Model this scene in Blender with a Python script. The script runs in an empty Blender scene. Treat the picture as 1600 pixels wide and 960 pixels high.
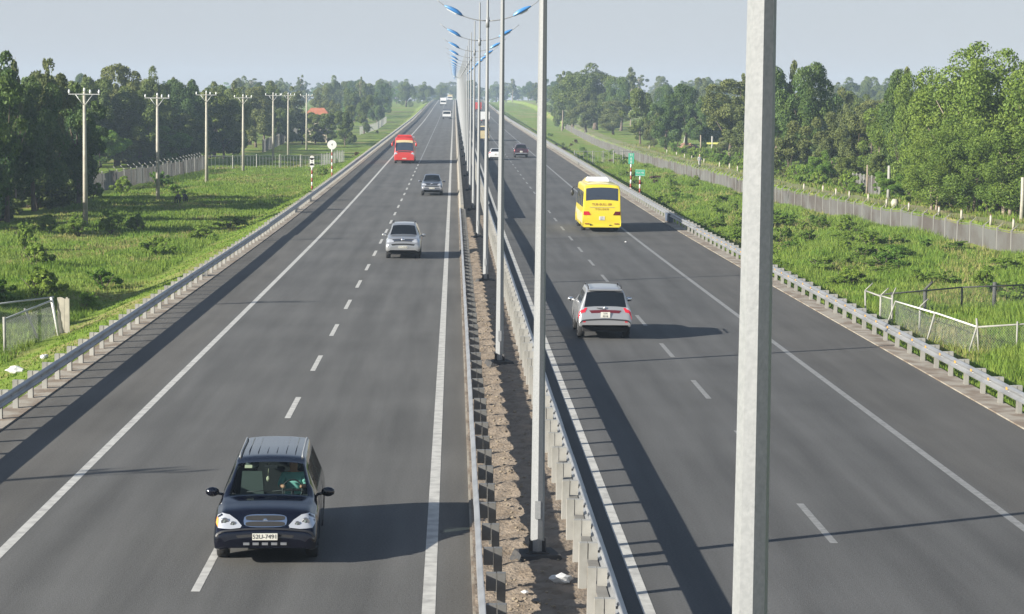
import bpy, bmesh, math, random
import numpy as np
from mathutils import Vector, Matrix
PI = math.pi
rad = math.radians
scene = bpy.context.scene
COL = scene.collection
rng = random.Random(7)

HAZE = .00027
# ------------------------------------------------------------------ camera
F, PITCH, YAW, ROLL, CAMH = 3340.9, 0.0940968, 0.0278221, 0.0094187, 8.2001
def camera():
    cd = bpy.data.cameras.new('camera'); cam = bpy.data.objects.new('camera', cd); COL.objects.link(cam)
    cp, sp, cy, sy, cr, sr = math.cos(PITCH), math.sin(PITCH), math.cos(YAW), math.sin(YAW), math.cos(ROLL), math.sin(ROLL)
    fw = Vector((sy*cp, cy*cp, -sp)); r0 = Vector((cy, -sy, 0)); u0 = r0.cross(fw)
    r = cr*r0 + sr*u0; u = -sr*r0 + cr*u0
    m = Matrix((r, u, -fw)).transposed().to_4x4(); m.translation = (0, 0, CAMH)
    cam.matrix_world = m
    cd.lens = F/1600*36; cd.sensor_width = 36; cd.clip_start = .5; cd.clip_end = 6000
    scene.camera = cam
camera()

# ------------------------------------------------------------------ light
SUN_EL = rad(22.0)
SUN_TO = Vector((-.89, -.456, 0)).normalized()          # horizontal direction towards the sun
w = bpy.data.worlds.new('World'); scene.world = w; w.use_nodes = True
nt = w.node_tree; nt.nodes.clear()
sky = nt.nodes.new('ShaderNodeTexSky'); sky.sky_type = 'NISHITA'; sky.sun_disc = False
sky.sun_elevation = SUN_EL; sky.sun_rotation = math.atan2(SUN_TO.x, SUN_TO.y)
sky.air_density = 1.0; sky.dust_density = .6; sky.ozone_density = 1.4; sky.altitude = 0
bg = nt.nodes.new('ShaderNodeBackground'); bg.inputs['Strength'].default_value = .07
wo = nt.nodes.new('ShaderNodeOutputWorld')
veil = nt.nodes.new('ShaderNodeMix'); veil.data_type = 'RGBA'; veil.inputs[0].default_value = .80      # thin even overcast haze veils the clear sky
veil.inputs[7].default_value = (3.35, 3.55, 3.95, 1)
gtc = nt.nodes.new('ShaderNodeTexCoord'); gsx = nt.nodes.new('ShaderNodeSeparateXYZ'); gmr = nt.nodes.new('ShaderNodeMapRange'); gmr.interpolation_type = 'SMOOTHSTEP'
gmr.inputs[1].default_value = .02; gmr.inputs[2].default_value = .6; gmr.inputs[3].default_value = .90; gmr.inputs[4].default_value = .12
nt.links.new(gtc.outputs['Generated'], gsx.inputs[0]); nt.links.new(gsx.outputs[2], gmr.inputs[0]); nt.links.new(gmr.outputs[0], veil.inputs[0])
nt.links.new(sky.outputs[0], veil.inputs[6]); nt.links.new(veil.outputs[2], bg.inputs[0]); nt.links.new(bg.outputs[0], wo.inputs[0])
sl = bpy.data.lights.new('sun', 'SUN'); so = bpy.data.objects.new('sun', sl); COL.objects.link(so)
sl.energy = 5.0; sl.angle = rad(.5); sl.color = (1.0, .95, .85)
sdir = Vector((SUN_TO.x*math.cos(SUN_EL), SUN_TO.y*math.cos(SUN_EL), math.sin(SUN_EL)))
so.rotation_euler = (-sdir).to_track_quat('-Z', 'Y').to_euler(); so.location = (0, 0, 60)
scene.view_settings.view_transform = 'Standard'; scene.view_settings.look = 'None'
scene.view_settings.exposure = 1.2; scene.view_settings.gamma = 1.0
scene.cycles.volume_bounces = 0; scene.cycles.max_bounces = 6; scene.cycles.transparent_max_bounces = 12

# ------------------------------------------------------------------ materials
def mat(name, col, rough=.7, metal=0., spec=.5, coat=0., noise=None, bump=None, island=0., emit=None, trans=0., alpha=None, c2=None, objrand=0.):
    """noise=(scale, colour2, lo, hi[, scale2]); bump=(scale, strength)"""
    m = bpy.data.materials.new(name); m.use_nodes = True
    n = m.node_tree.nodes; l = m.node_tree.links; b = n['Principled BSDF']
    b.inputs['Base Color'].default_value = (*col, 1); b.inputs['Roughness'].default_value = rough
    b.inputs['Metallic'].default_value = metal; b.inputs['Specular IOR Level'].default_value = spec
    if coat: b.inputs['Coat Weight'].default_value = coat; b.inputs['Coat Roughness'].default_value = .06
    src = None
    tc = n.new('ShaderNodeTexCoord')
    if noise:
        t = n.new('ShaderNodeTexNoise'); t.inputs['Scale'].default_value = noise[0]; t.inputs['Detail'].default_value = 6
        l.new(tc.outputs['Object'], t.inputs['Vector'])
        mr = n.new('ShaderNodeMapRange'); mr.inputs[1].default_value = noise[2]; mr.inputs[2].default_value = noise[3]
        l.new(t.outputs['Fac'], mr.inputs[0])
        mx = n.new('ShaderNodeMix'); mx.data_type = 'RGBA'; l.new(mr.outputs[0], mx.inputs[0])
        mx.inputs[6].default_value = (*col, 1); mx.inputs[7].default_value = (*noise[1], 1); src = mx.outputs[2]
    def hsv(fac_socket, amount, src):
        h = n.new('ShaderNodeHueSaturation'); mr = n.new('ShaderNodeMapRange')
        mr.inputs[3].default_value = 1-amount; mr.inputs[4].default_value = 1+amount
        l.new(fac_socket, mr.inputs[0]); l.new(mr.outputs[0], h.inputs['Value'])
        mh = n.new('ShaderNodeMapRange'); mh.inputs[3].default_value = .5+amount*.05; mh.inputs[4].default_value = .5-amount*.05
        l.new(fac_socket, mh.inputs[0]); l.new(mh.outputs[0], h.inputs['Hue'])
        if src: l.new(src, h.inputs['Color'])
        else: h.inputs['Color'].default_value = (*col, 1)
        return h.outputs[0]
    if island:
        g = n.new('ShaderNodeNewGeometry'); src = hsv(g.outputs['Random Per Island'], island, src)
    if objrand:
        g = n.new('ShaderNodeObjectInfo'); src = hsv(g.outputs['Random'], objrand, src)
    if src: l.new(src, b.inputs['Base Color'])
    if bump:
        t = n.new('ShaderNodeTexNoise'); t.inputs['Scale'].default_value = bump[0]; t.inputs['Detail'].default_value = 5
        l.new(tc.outputs['Object'], t.inputs['Vector'])
        bp = n.new('ShaderNodeBump'); bp.inputs['Strength'].default_value = bump[1]; bp.inputs['Distance'].default_value = bump[2] if len(bump) > 2 else .02
        l.new(t.outputs['Fac'], bp.inputs['Height']); l.new(bp.outputs[0], b.inputs['Normal'])
    if trans:
        out = n['Material Output']; tr = n.new('ShaderNodeBsdfTranslucent'); ms = n.new('ShaderNodeMixShader'); ms.inputs[0].default_value = trans
        if src: l.new(src, tr.inputs['Color'])
        else: tr.inputs['Color'].default_value = (*col, 1)
        l.new(b.outputs[0], ms.inputs[1]); l.new(tr.outputs[0], ms.inputs[2]); l.new(ms.outputs[0], out.inputs['Surface'])
    return m

def glass_mat(name, tint, fac):
    m = bpy.data.materials.new(name); m.use_nodes = True
    n = m.node_tree.nodes; l = m.node_tree.links; b = n['Principled BSDF']
    b.inputs['Base Color'].default_value = (.01, .012, .015, 1); b.inputs['Roughness'].default_value = .05
    t = n.new('ShaderNodeBsdfTransparent'); t.inputs[0].default_value = (*tint, 1)
    ms = n.new('ShaderNodeMixShader'); ms.inputs[0].default_value = fac
    l.new(b.outputs[0], ms.inputs[1]); l.new(t.outputs[0], ms.inputs[2]); l.new(ms.outputs[0], n['Material Output'].inputs['Surface'])
    return m

def asphalt(name, base, tracks, edge_from):
    """weathered asphalt: grain, long patches, slightly darker wheel tracks at the given x, browner dusty shoulders"""
    m = bpy.data.materials.new(name); m.use_nodes = True
    n = m.node_tree.nodes; l = m.node_tree.links; b = n['Principled BSDF']
    b.inputs['Roughness'].default_value = .88; b.inputs['Specular IOR Level'].default_value = .25
    tc = n.new('ShaderNodeTexCoord'); sx = n.new('ShaderNodeSeparateXYZ'); l.new(tc.outputs['Object'], sx.inputs[0])
    def math_(op, a, c=None):
        q = n.new('ShaderNodeMath'); q.operation = op
        for i, v in enumerate((a, c)):
            if v is None: continue
            if isinstance(v, (int, float)): q.inputs[i].default_value = v
            else: l.new(v, q.inputs[i])
        return q.outputs[0]
    def noise(scale, detail, vec):
        t = n.new('ShaderNodeTexNoise'); t.inputs['Scale'].default_value = scale; t.inputs['Detail'].default_value = detail
        l.new(vec, t.inputs['Vector']); return t.outputs['Fac']
    mp = n.new('ShaderNodeMapping'); mp.inputs['Scale'].default_value = (1, .06, 1); l.new(tc.outputs['Object'], mp.inputs[0])
    streak = noise(1.6, 4, mp.outputs[0]); patch = noise(.16, 4, tc.outputs['Object']); grain = noise(22, 3, tc.outputs['Object'])
    v = math_('ADD', math_('MULTIPLY', math_('SUBTRACT', streak, .5), .75), math_('MULTIPLY', math_('SUBTRACT', patch, .5), .6))
    v = math_('ADD', v, math_('MULTIPLY', math_('SUBTRACT', grain, .5), .8))
    for x0 in tracks:
        d = math_('ABSOLUTE', math_('SUBTRACT', sx.outputs[0], x0))
        k = math_('MAXIMUM', math_('SUBTRACT', 1.0, math_('DIVIDE', d, .5)), 0.)
        v = math_('SUBTRACT', v, math_('MULTIPLY', k, .14))
    v = math_('ADD', v, 1.0)
    cm = n.new('ShaderNodeMix'); cm.data_type = 'RGBA'; fac = None
    for x0, sgn in edge_from:
        d = math_('MULTIPLY', math_('SUBTRACT', sx.outputs[0], x0), sgn)
        q = n.new('ShaderNodeMapRange'); q.inputs[1].default_value = -.1; q.inputs[2].default_value = .35; l.new(d, q.inputs[0])
        fac = q.outputs[0] if fac is None else math_('MAXIMUM', fac, q.outputs[0])
    l.new(fac, cm.inputs[0]); cm.inputs[6].default_value = (*base, 1)
    cm.inputs[7].default_value = (base[0]*.97, base[1]*.94, base[2]*.90, 1)
    mm = n.new('ShaderNodeVectorMath'); mm.operation = 'SCALE'; l.new(cm.outputs[2], mm.inputs[0]); l.new(v, mm.inputs['Scale'])
    l.new(mm.outputs[0], b.inputs['Base Color'])
    bp = n.new('ShaderNodeBump'); bp.inputs['Strength'].default_value = .5; bp.inputs['Distance'].default_value = .01
    l.new(noise(45, 2, tc.outputs['Object']), bp.inputs['Height']); l.new(bp.outputs[0], b.inputs['Normal'])
    return m

def ground_mat():
    m = bpy.data.materials.new('ground'); m.use_nodes = True
    n = m.node_tree.nodes; l = m.node_tree.links; b = n['Principled BSDF']; b.inputs['Roughness'].default_value = .95
    b.inputs['Specular IOR Level'].default_value = .1
    tc = n.new('ShaderNodeTexCoord')
    def noise(scale, detail):
        t = n.new('ShaderNodeTexNoise'); t.inputs['Scale'].default_value = scale; t.inputs['Detail'].default_value = detail
        l.new(tc.outputs['Object'], t.inputs['Vector']); return t.outputs['Fac']
    def mix(fac, lo, hi, a, c):
        q = n.new('ShaderNodeMapRange'); q.inputs[1].default_value = lo; q.inputs[2].default_value = hi; l.new(fac, q.inputs[0])
        x = n.new('ShaderNodeMix'); x.data_type = 'RGBA'; l.new(q.outputs[0], x.inputs[0])
        for i, s in ((6, a), (7, c)):
            if isinstance(s, tuple): x.inputs[i].default_value = (*s, 1)
            else: l.new(s, x.inputs[i])
        return x.outputs[2]
    g = mix(noise(1.2, 6), .35, .65, (.115, .180, .024), (.162, .212, .038))
    d = mix(noise(3, 5), .35, .65, (.25, .20, .095), (.20, .205, .06))
    c = mix(noise(.11, 5), .52, .66, g, d)
    l.new(c, b.inputs['Base Color'])
    bp = n.new('ShaderNodeBump'); bp.inputs['Strength'].default_value = .8; bp.inputs['Distance'].default_value = .12
    l.new(noise(5, 5), bp.inputs['Height']); l.new(bp.outputs[0], b.inputs['Normal'])
    return m

M = {}
M['ground'] = ground_mat()
M['asphalt_l'] = asphalt('asphalt_left', (.0925, .091, .0875), (-7.1, -5.3, -3.2, -1.4), ((-8.3, -1), (-.3, 1)))
M['asphalt_r'] = asphalt('asphalt_right', (.080, .0795, .0785), (4.4, 6.2, 8.4, 10.2), ((11.3, 1), (3.1, -1)))
M['paint'] = mat('road_paint', (.44,.43,.40), .7, noise=(3.2, (.27,.262,.245), .42, .72))
M['paint_dim_worn'] = mat('road_paint_dim_worn', (.21,.21,.205), .7, noise=(6, (.13,.13,.128), .4, .7))  # worn paint, with the weaker sunlight thrown back greyed into its base colour
M['soil'] = mat('median_soil', (.215, .172, .130), .95, noise=(3.2, (.14, .105, .072), .4, .7), bump=(14, .9, .05))
M['edging'] = mat('concrete_edging', (.28, .25, .205), .9, noise=(1.3, (.17, .13, .095), .42, .6), bump=(20, .4))
M['kerb'] = mat('kerb_concrete', (.19,.18,.16), .9, noise=(2, (.13,.12,.105), .4, .7))
M['concrete'] = mat('barrier_concrete', (.27,.25,.21), .88, noise=(1.5, (.19,.175,.145), .4, .7), bump=(25, .3))
M['galv'] = mat('galvanised_steel', (.262, .268, .272), .55, .2, noise=(34, (.215, .222, .226), .3, .7), bump=(60, .05))
M['rail_steel'] = mat('rail_steel', (.33,.335,.34), .45, .5, noise=(1.2, (.25,.255,.26), .4, .7))
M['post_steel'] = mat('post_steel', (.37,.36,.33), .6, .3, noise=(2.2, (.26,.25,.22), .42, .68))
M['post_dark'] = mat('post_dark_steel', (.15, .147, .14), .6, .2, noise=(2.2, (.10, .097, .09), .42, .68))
M['footing'] = mat('footing', (.035,.035,.037), .85, noise=(5, (.06,.055,.05), .45, .7), bump=(12, .4))
M['blue'] = mat('lamp_blue', (.13, .26, .42), .35, .1, noise=(2, (.045,.19,.46), .4, .6))
M['lens'] = mat('lamp_lens', (.55, .58, .60), .2)
M['amber'] = mat('amber_reflector', (.6,.33,.06), .3)
M['pole_concrete'] = mat('pole_concrete', (.38,.355,.29), .85, noise=(3, (.29,.27,.225), .4, .7))
M['porcelain'] = mat('porcelain', (.7,.7,.68), .25)
M['arm_grey'] = mat('arm_grey', (.5, .5, .49), .6, .3)
M['red_paint'] = mat('red_paint', (.28,.035,.025), .6, noise=(5, (.22,.05,.03), .4, .7))
M['white_paint'] = mat('white_paint', (.60,.59,.56), .6, noise=(4, (.50,.49,.46), .45, .7))
M['green_sign'] = mat('green_sign', (.06,.34,.22), .5)
M['fence_grey'] = mat('fence_grey', (.15,.147,.14), .8, .1, noise=(.35, (.10,.085,.075), .42, .62))
M['wire'] = mat('wire', (.36, .37, .36), .6, .4)
M['fence_post'] = mat('fence_post', (.25, .245, .225), .85, noise=(4, (.33,.32,.28), .4, .7))
M['fence_mid'] = mat('fence_mid', (.20, .195, .18), .8)
M['fence_dark'] = mat('fence_dark', (.07,.07,.068), .8, .1)
M['dirt_road'] = mat('dirt_road', (.20, .17, .085), .95, noise=(.4, (.15, .175, .05), .35, .6), bump=(6, .5, .05))
M['red_earth'] = mat('red_earth', (.26,.15,.09), .95, noise=(1.5, (.19,.11,.065), .4, .7), bump=(5, .8, .1))
M['bark'] = mat('bark', (.13,.10,.075), .95, noise=(4, (.08,.06,.045), .4, .7), bump=(12, .6, .04))
M['bark_pale'] = mat('bark_pale', (.26,.215,.16), .95, noise=(4, (.17,.135,.10), .4, .7), bump=(12, .5, .03))
def leaf(name, c, c2, tr=.28, isl=.22, obr=.18): return mat(name, c, .6, spec=.25, noise=(.35, c2, .38, .62), island=isl, trans=tr, objrand=obr)
M['leaf_mid'] = leaf('leaf_mid', (.098, .140, .030), (.125, .158, .036))
M['leaf_dark'] = leaf('leaf_dark', (0.057, 0.109, 0.026), (0.090, 0.137, 0.030))
M['leaf_light'] = leaf('leaf_light', (0.109, 0.173, 0.026), (0.138, 0.198, 0.032))
M['leaf_olive'] = leaf('leaf_olive', (0.112, 0.139, 0.040), (0.139, 0.158, 0.047))
M['leaf_bright'] = leaf('leaf_bright', (.130, .245, .034), (.165, .255, .042), tr=.45)
M['leaf_weed'] = leaf('leaf_weed', (.190, .300, .044), (.235, .310, .060), tr=.5)
M['leaf_dry'] = leaf('leaf_dry', (.13,.08,.045), (.11,.08,.04))
M['grass'] = mat('grass_blade', (.125, .212, .026), .7, spec=.2, noise=(.5, (.172, .236, .042), .38, .62), island=.3, trans=.3)
M['grass_dry'] = mat('grass_dry', (0.225, 0.206, 0.081), .8, spec=.1, noise=(.6, (0.175, 0.200, 0.050), .38, .62), island=.3, trans=.2)
M['tyre'] = mat('tyre', (.018, .018, .019), .85)
M['rim'] = mat('rim', (.45, .46, .48), .35, .8)
M['under'] = mat('under', (.012, .012, .013), .8)
M['trim'] = mat('trim_black', (.02, .02, .022), .5)
M['chrome'] = mat('chrome', (.75, .76, .78), .18, 1.0)
M['navy'] = mat('navy_paint', (.0010, .0014, .006), .12, 0, spec=.5, coat=.35)
M['navy_roof'] = M['navy']
M['silver'] = mat('silver_paint', (.37,.37,.375), .32, .55, coat=.6)
M['silver2'] = mat('silver_paint_warm', (.36, .365, .37), .28, .6, coat=.7)
M['charcoal'] = mat('charcoal_paint', (.10,.11,.135), .28, .4, coat=.8)
M['white_car'] = mat('white_car_paint', (.55,.55,.545), .35, 0, coat=.5)
M['red_car'] = mat('red_car_paint', (.42,.03,.024), .35, 0, coat=.5)
M['maroon'] = mat('maroon_paint', (.05, .02, .03), .3, .3, coat=.8)
M['yellow'] = mat('yellow_bus_paint', (.62, .50, .030), .38, 0, coat=.5, noise=(1.2, (.58,.47,.035), .4, .7))
M['beige'] = mat('beige_paint', (.42,.35,.20), .5)
M['glass_dark'] = mat('glass_dark', (.008, .010, .013), .05, spec=.35)
M['glass_bus'] = mat('glass_bus', (.03, .04, .06), .10, spec=.5)
M['glass_clear'] = glass_mat('glass_clear', (.72, .82, .80), .86)
M['glass_tint'] = glass_mat('glass_tint', (.60, .68, .66), .72)
M['lamp_clear'] = mat('headlamp', (.55, .56, .58), .10, .5, coat=1.0)
M['tail_red'] = mat('tail_lamp_red', (.50, .015, .03), .2, coat=1.0)
M['tail_dark'] = mat('tail_lamp_dark', (.09, .006, .008), .2, coat=1.0)
M['orange_lamp'] = mat('indicator', (.8, .28, .06), .25)
M['plate'] = mat('number_plate', (.55,.54,.48), .5)
M['ink'] = mat('ink', (.03, .03, .03), .6)
M['ink_red'] = mat('ink_maroon', (.22, .05, .02), .6)
M['seat'] = mat('seat_fabric', (.09,.11,.105), .9)
M['cabin'] = mat('cabin', (.025, .027, .03), .9)
M['skin'] = mat('skin', (.42, .22, .14), .6)
M['mint'] = mat('mint_shirt', (.20,.44,.39), .8)
M['grey_cloth'] = mat('grey_cloth', (.30, .30, .31), .9)
M['dark_cloth'] = mat('dark_cloth', (.05, .05, .06), .9)
M['hair'] = mat('hair', (.012, .010, .009), .7)
M['cream'] = mat('cream', (.5,.47,.33), .7)
M['cow_black'] = mat('cow_black', (.018, .015, .013), .8, noise=(3, (.03, .024, .02), .4, .7))
M['litter'] = mat('plastic_litter', (.5,.5,.49), .45)
M['tile'] = mat('roof_tile', (.36,.13,.07), .85, noise=(1.2, (.28,.10,.055), .4, .7))
M['wall_paint'] = mat('house_wall', (.55, .48, .38), .85)
M['stone'] = mat('rubble', (.22,.18,.13), .9)

# ------------------------------------------------------------------ mesh helpers
KIDS = {}
class MB:
    def __init__(s): s.v = []; s.f = []; s.mi = []; s.sm = []
    def add(s, vs, fs, mi=0, sm=False):
        o = len(s.v); s.v += [tuple(p) for p in vs]
        for f in fs: s.f.append(tuple(o+i for i in f)); s.mi.append(mi); s.sm.append(sm)
    def box(s, c, d, rz=0, mi=0, taper=1.0, rx=0):
        hx, hy, hz = d[0]/2, d[1]/2, d[2]/2; vs = []
        for z, t in ((-hz, 1), (hz, taper)):
            for x, y in ((-hx, -hy), (hx, -hy), (hx, hy), (-hx, hy)): vs.append(Vector((x*t, y*t, z)))
        R = Matrix.Rotation(rz, 3, 'Z') @ Matrix.Rotation(rx, 3, 'X')
        vs = [R @ p + Vector(c) for p in vs]
        s.add(vs, [(3, 2, 1, 0), (4, 5, 6, 7), (0, 1, 5, 4), (1, 2, 6, 5), (2, 3, 7, 6), (3, 0, 4, 7)], mi)
    def tube(s, pts, rs, n=8, mi=0, sm=True, cap=True, twist=0):
        pts = [Vector(p) for p in pts]
        if not hasattr(rs, '__len__'): rs = [rs]*len(pts)
        vs = []; up = Vector((0, 0, 1))
        d0 = (pts[1]-pts[0]).normalized()
        a = d0.cross(up) if abs(d0.z) < .95 else d0.cross(Vector((0, 1, 0)))
        a.normalize()
        for i, p in enumerate(pts):
            d = (pts[min(i+1, len(pts)-1)]-pts[max(i-1, 0)]).normalized()
            a = (a-d*a.dot(d)).normalized(); b = d.cross(a)
            for k in range(n):
                t = 2*PI*k/n+twist; vs.append(p+(a*math.cos(t)+b*math.sin(t))*rs[i])
        fs = []
        for i in range(len(pts)-1):
            for k in range(n):
                k2 = (k+1) % n; fs.append((i*n+k, i*n+k2, (i+1)*n+k2, (i+1)*n+k))
        s.add(vs, fs, mi, sm)
        if cap:
            o = len(s.v)-len(vs)
            s.f.append(tuple(o+k for k in reversed(range(n)))); s.mi.append(mi); s.sm.append(False)
            o2 = o+(len(pts)-1)*n; s.f.append(tuple(o2+k for k in range(n))); s.mi.append(mi); s.sm.append(False)
    def prism(s, poly, y0, y1, mi=0, sm=False):
        """closed polygon in XZ extruded along Y"""
        n = len(poly); vs = [(x, y0, z) for x, z in poly]+[(x, y1, z) for x, z in poly]
        fs = [(k, (k+1) % n, n+(k+1) % n, n+k) for k in range(n)]
        s.add(vs, fs, mi, sm); o = len(s.v)-2*n
        s.f.append(tuple(o+k for k in reversed(range(n)))); s.f.append(tuple(o+n+k for k in range(n))); s.mi += [mi, mi]; s.sm += [False, False]
    def sweep(s, poly, ys, zf, mi=0):
        """closed polygon in XZ carried along Y at the heights zf(y)"""
        n = len(poly); vs = []
        for y in ys: vs += [(x, y, z+zf(y)) for x, z in poly]
        fs = []
        for i in range(len(ys)-1):
            for k in range(n): k2 = (k+1) % n; fs.append((i*n+k, i*n+k2, (i+1)*n+k2, (i+1)*n+k))
        fs += [tuple(reversed(range(n))), tuple((len(ys)-1)*n+k for k in range(n))]
        s.add(vs, fs, mi)
    def ico(s, c, r, mi=0, seed=0, jit=.0, sub=2):
        bm = bmesh.new(); bmesh.ops.create_icosphere(bm, subdivisions=sub, radius=1)
        q = random.Random(seed); r = (r, r, r) if not hasattr(r, '__len__') else r
        vs = [(c[0]+v.co.x*r[0]*(1+q.uniform(-jit, jit)), c[1]+v.co.y*r[1]*(1+q.uniform(-jit, jit)), c[2]+v.co.z*r[2]*(1+q.uniform(-jit, jit))) for v in bm.verts]
        fs = [[v.index for v in f.verts] for f in bm.faces]; bm.free(); s.add(vs, fs, mi, jit == 0)
    def mesh(s, name, mats):
        me = bpy.data.meshes.new(name); me.from_pydata(s.v, [], s.f); me.update()
        for m in (mats if isinstance(mats, (list, tuple)) else [mats]): me.materials.append(m)
        me.polygons.foreach_set('material_index', s.mi); me.polygons.foreach_set('use_smooth', s.sm)
        return me
    def fix(s, me):
        bm = bmesh.new(); bm.from_mesh(me); bmesh.ops.recalc_face_normals(bm, faces=bm.faces); bm.to_mesh(me); bm.free(); return me
    def build(s, name, mats, parent=None, loc=(0, 0, 0), rz=0, **kw):
        me = s.fix(s.mesh(name, mats)); return put(name, me, parent, loc, rz, **kw)

def put(name, me, parent=None, loc=(0, 0, 0), rz=0, label=None, cat=None, group=None, kind=None):
    o = bpy.data.objects.new(name, me); COL.objects.link(o); o.location = loc; o.rotation_euler = (0, 0, rz)
    if parent:
        o.parent = parent; KIDS.setdefault(parent.name, []).append(o)
    tag(o, label, cat, group, kind); return o
def tag(o, label=None, cat=None, group=None, kind=None):
    if label: o['label'] = label
    if cat: o['category'] = cat
    if group: o['group'] = group
    if kind: o['kind'] = kind
    return o
def thing(name, label, cat, loc=(0, 0, 0), rz=0, group=None):
    return put(name, None, None, loc, rz, label, cat, group)
def copy_tree(o, loc=None, rz=None, scale=None, label=None, parent=None):
    c = o.copy(); COL.objects.link(c)
    if parent:
        c.parent = parent; KIDS.setdefault(parent.name, []).append(c)
    if loc is not None: c.location = loc
    if rz is not None: c.rotation_euler = (0, 0, rz)
    if scale is not None: c.scale = scale
    if label: c['label'] = label
    for ch in list(KIDS.get(o.name, ())): copy_tree(ch, parent=c)
    return c
def mesh_np(name, V, Fq, mats, mi=None):
    """numpy verts (n,3) and faces (m,k)"""
    me = bpy.data.meshes.new(name); k = Fq.shape[1]
    me.vertices.add(len(V)); me.vertices.foreach_set('co', V.astype(np.float32).ravel())
    me.loops.add(Fq.size); me.loops.foreach_set('vertex_index', Fq.astype(np.int32).ravel())
    me.polygons.add(len(Fq)); me.polygons.foreach_set('loop_start', np.arange(0, Fq.size, k, dtype=np.int32))
    if mi is not None: me.polygons.foreach_set('material_index', mi.astype(np.int32))
    for m in (mats if isinstance(mats, (list, tuple)) else [mats]): me.materials.append(m)
    me.update(calc_edges=True); me.validate(); return me
def text_mesh(txt, size, m, depth=.004):
    cu = bpy.data.curves.new('text', 'FONT'); cu.body = txt; cu.size = size; cu.extrude = depth; cu.align_x = 'CENTER'; cu.align_y = 'CENTER'
    o = bpy.data.objects.new('text', cu); COL.objects.link(o)
    dg = bpy.context.evaluated_depsgraph_get(); me = bpy.data.meshes.new_from_object(o.evaluated_get(dg))
    bpy.data.objects.remove(o); me.materials.clear(); me.materials.append(m); return me
def skin_mesh(name, joints, edges, mats, levels=2, pick=None):
    """joints [(x,y,z,r)], one skinned continuous body; pick(co)->material index"""
    me = bpy.data.meshes.new(name); me.from_pydata([j[:3] for j in joints], edges, [])
    o = bpy.data.objects.new(name, me); COL.objects.link(o)
    o.modifiers.new('skin', 'SKIN'); sk = me.skin_vertices[0].data if me.skin_vertices else None
    for i, j in enumerate(joints):
        r = j[3]; sk[i].radius = (r, r) if not hasattr(r, '__len__') else r
    sk[0].use_root = True
    s = o.modifiers.new('sub', 'SUBSURF'); s.levels = levels; s.render_levels = levels
    dg = bpy.context.evaluated_depsgraph_get(); out = bpy.data.meshes.new_from_object(o.evaluated_get(dg))
    bpy.data.objects.remove(o); out.materials.clear()
    for m in mats: out.materials.append(m)
    for p in out.polygons:
        p.use_smooth = True
        p.material_index = pick(p.center) if pick else 0
    return out

# ------------------------------------------------------------------ lie of the land
_T = np.array([(-400, 0), (100, 0), (140, .05), (200, .45), (290, 1.2), (400, 2.1), (590, 3.7), (750, 5.6), (900, 7.6), (1100, 9.9), (1300, 11), (1500, 11.5), (3000, 11.5)])
_YY = np.arange(-400, 3000, 5.); _ZZ = np.interp(_YY, _T[:, 0], _T[:, 1])
_k = np.exp(-np.linspace(-2, 2, 17)**2); _ZZ = np.convolve(np.pad(_ZZ, 8, mode='edge'), _k/_k.sum(), 'valid')
def zr(y): return float(np.interp(y, _YY, _ZZ))
def ss(a, b, x):
    t = np.clip((x-a)/(b-a), 0, 1); return t*t*(3-2*t)
def bump2(x, y):
    return (np.sin(x*.9+1.3)*np.sin(y*.35)+.6*np.sin(x*1.7+y*.8)+.5*np.sin(y*1.1-x*.4))*.06
_F = np.array([(-100, 46), (84, 45.5), (100, 43.2), (120, 40.6), (141, 38.1), (158, 36.6), (180, 34.6), (213, 32.2), (267, 31.3), (346, 30.3), (473, 31.2), (560, 32.5), (730, 34.5), (3000, 36)])
def FX(y): return float(np.interp(y, _F[:, 0], _F[:, 1]))
def FXv(y): return np.interp(y, _F[:, 0], _F[:, 1])
def ter(x, y):
    x = np.asarray(x, float); y = np.asarray(y, float); z = np.interp(y, _YY, _ZZ)
    fr = np.clip((y-450)/500, 0, 1)
    low = (-1.25+.35*z)*(1-fr)+(z-1.2)*fr
    lowr = (-1.5+.35*z)*(1-fr)+(z-1.2)*fr
    left = (z-.16)+(low-(z-.16))*ss(-12.5, -16.4, x)
    r1 = (z-.16)+(lowr-(z-.16))*ss(15.65, 18.2, x)
    right = r1+(1.45-.1*fr)*ss(.25, 1.5, x-FXv(y))
    mid = z-.25
    out = np.where(x < -11.8, left, np.where(x > 15.2, right, mid))
    amp = ss(13, 20, np.abs(x-1.5))
    return out+bump2(x, y)*amp
def terf(x, y): return float(ter(x, y))

# ------------------------------------------------------------------ ground, roads
def grid_mesh(name, xs, ys, zf, mats):
    X, Y = np.meshgrid(xs, ys); Z = zf(X, Y); V = np.stack([X, Y, Z], -1).reshape(-1, 3)
    nx, ny = len(xs), len(ys); i = np.arange(nx-1)[None, :]+np.arange(ny-1)[:, None]*nx
    Fq = np.stack([i, i+1, i+nx+1, i+nx], -1).reshape(-1, 4)
    return mesh_np(name, V, Fq, mats)
xs = np.unique(np.concatenate([np.linspace(-900, -80, 20), np.arange(-80, -40, 4), np.arange(-40, -11.9, .7), [-11.8, 15.2], np.arange(15.3, 46, .7), np.arange(46, 90, 4), np.linspace(90, 900, 20)]))
ys = np.concatenate([np.arange(-60, 40, 10), np.arange(40, 260, 1.2), np.arange(260, 600, 5), np.arange(600, 1800, 20)])
me = grid_mesh('ground', xs, ys, ter, M['ground']); me.polygons.foreach_set('use_smooth', [True]*len(me.polygons))
put('ground', me, kind='structure')

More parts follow.
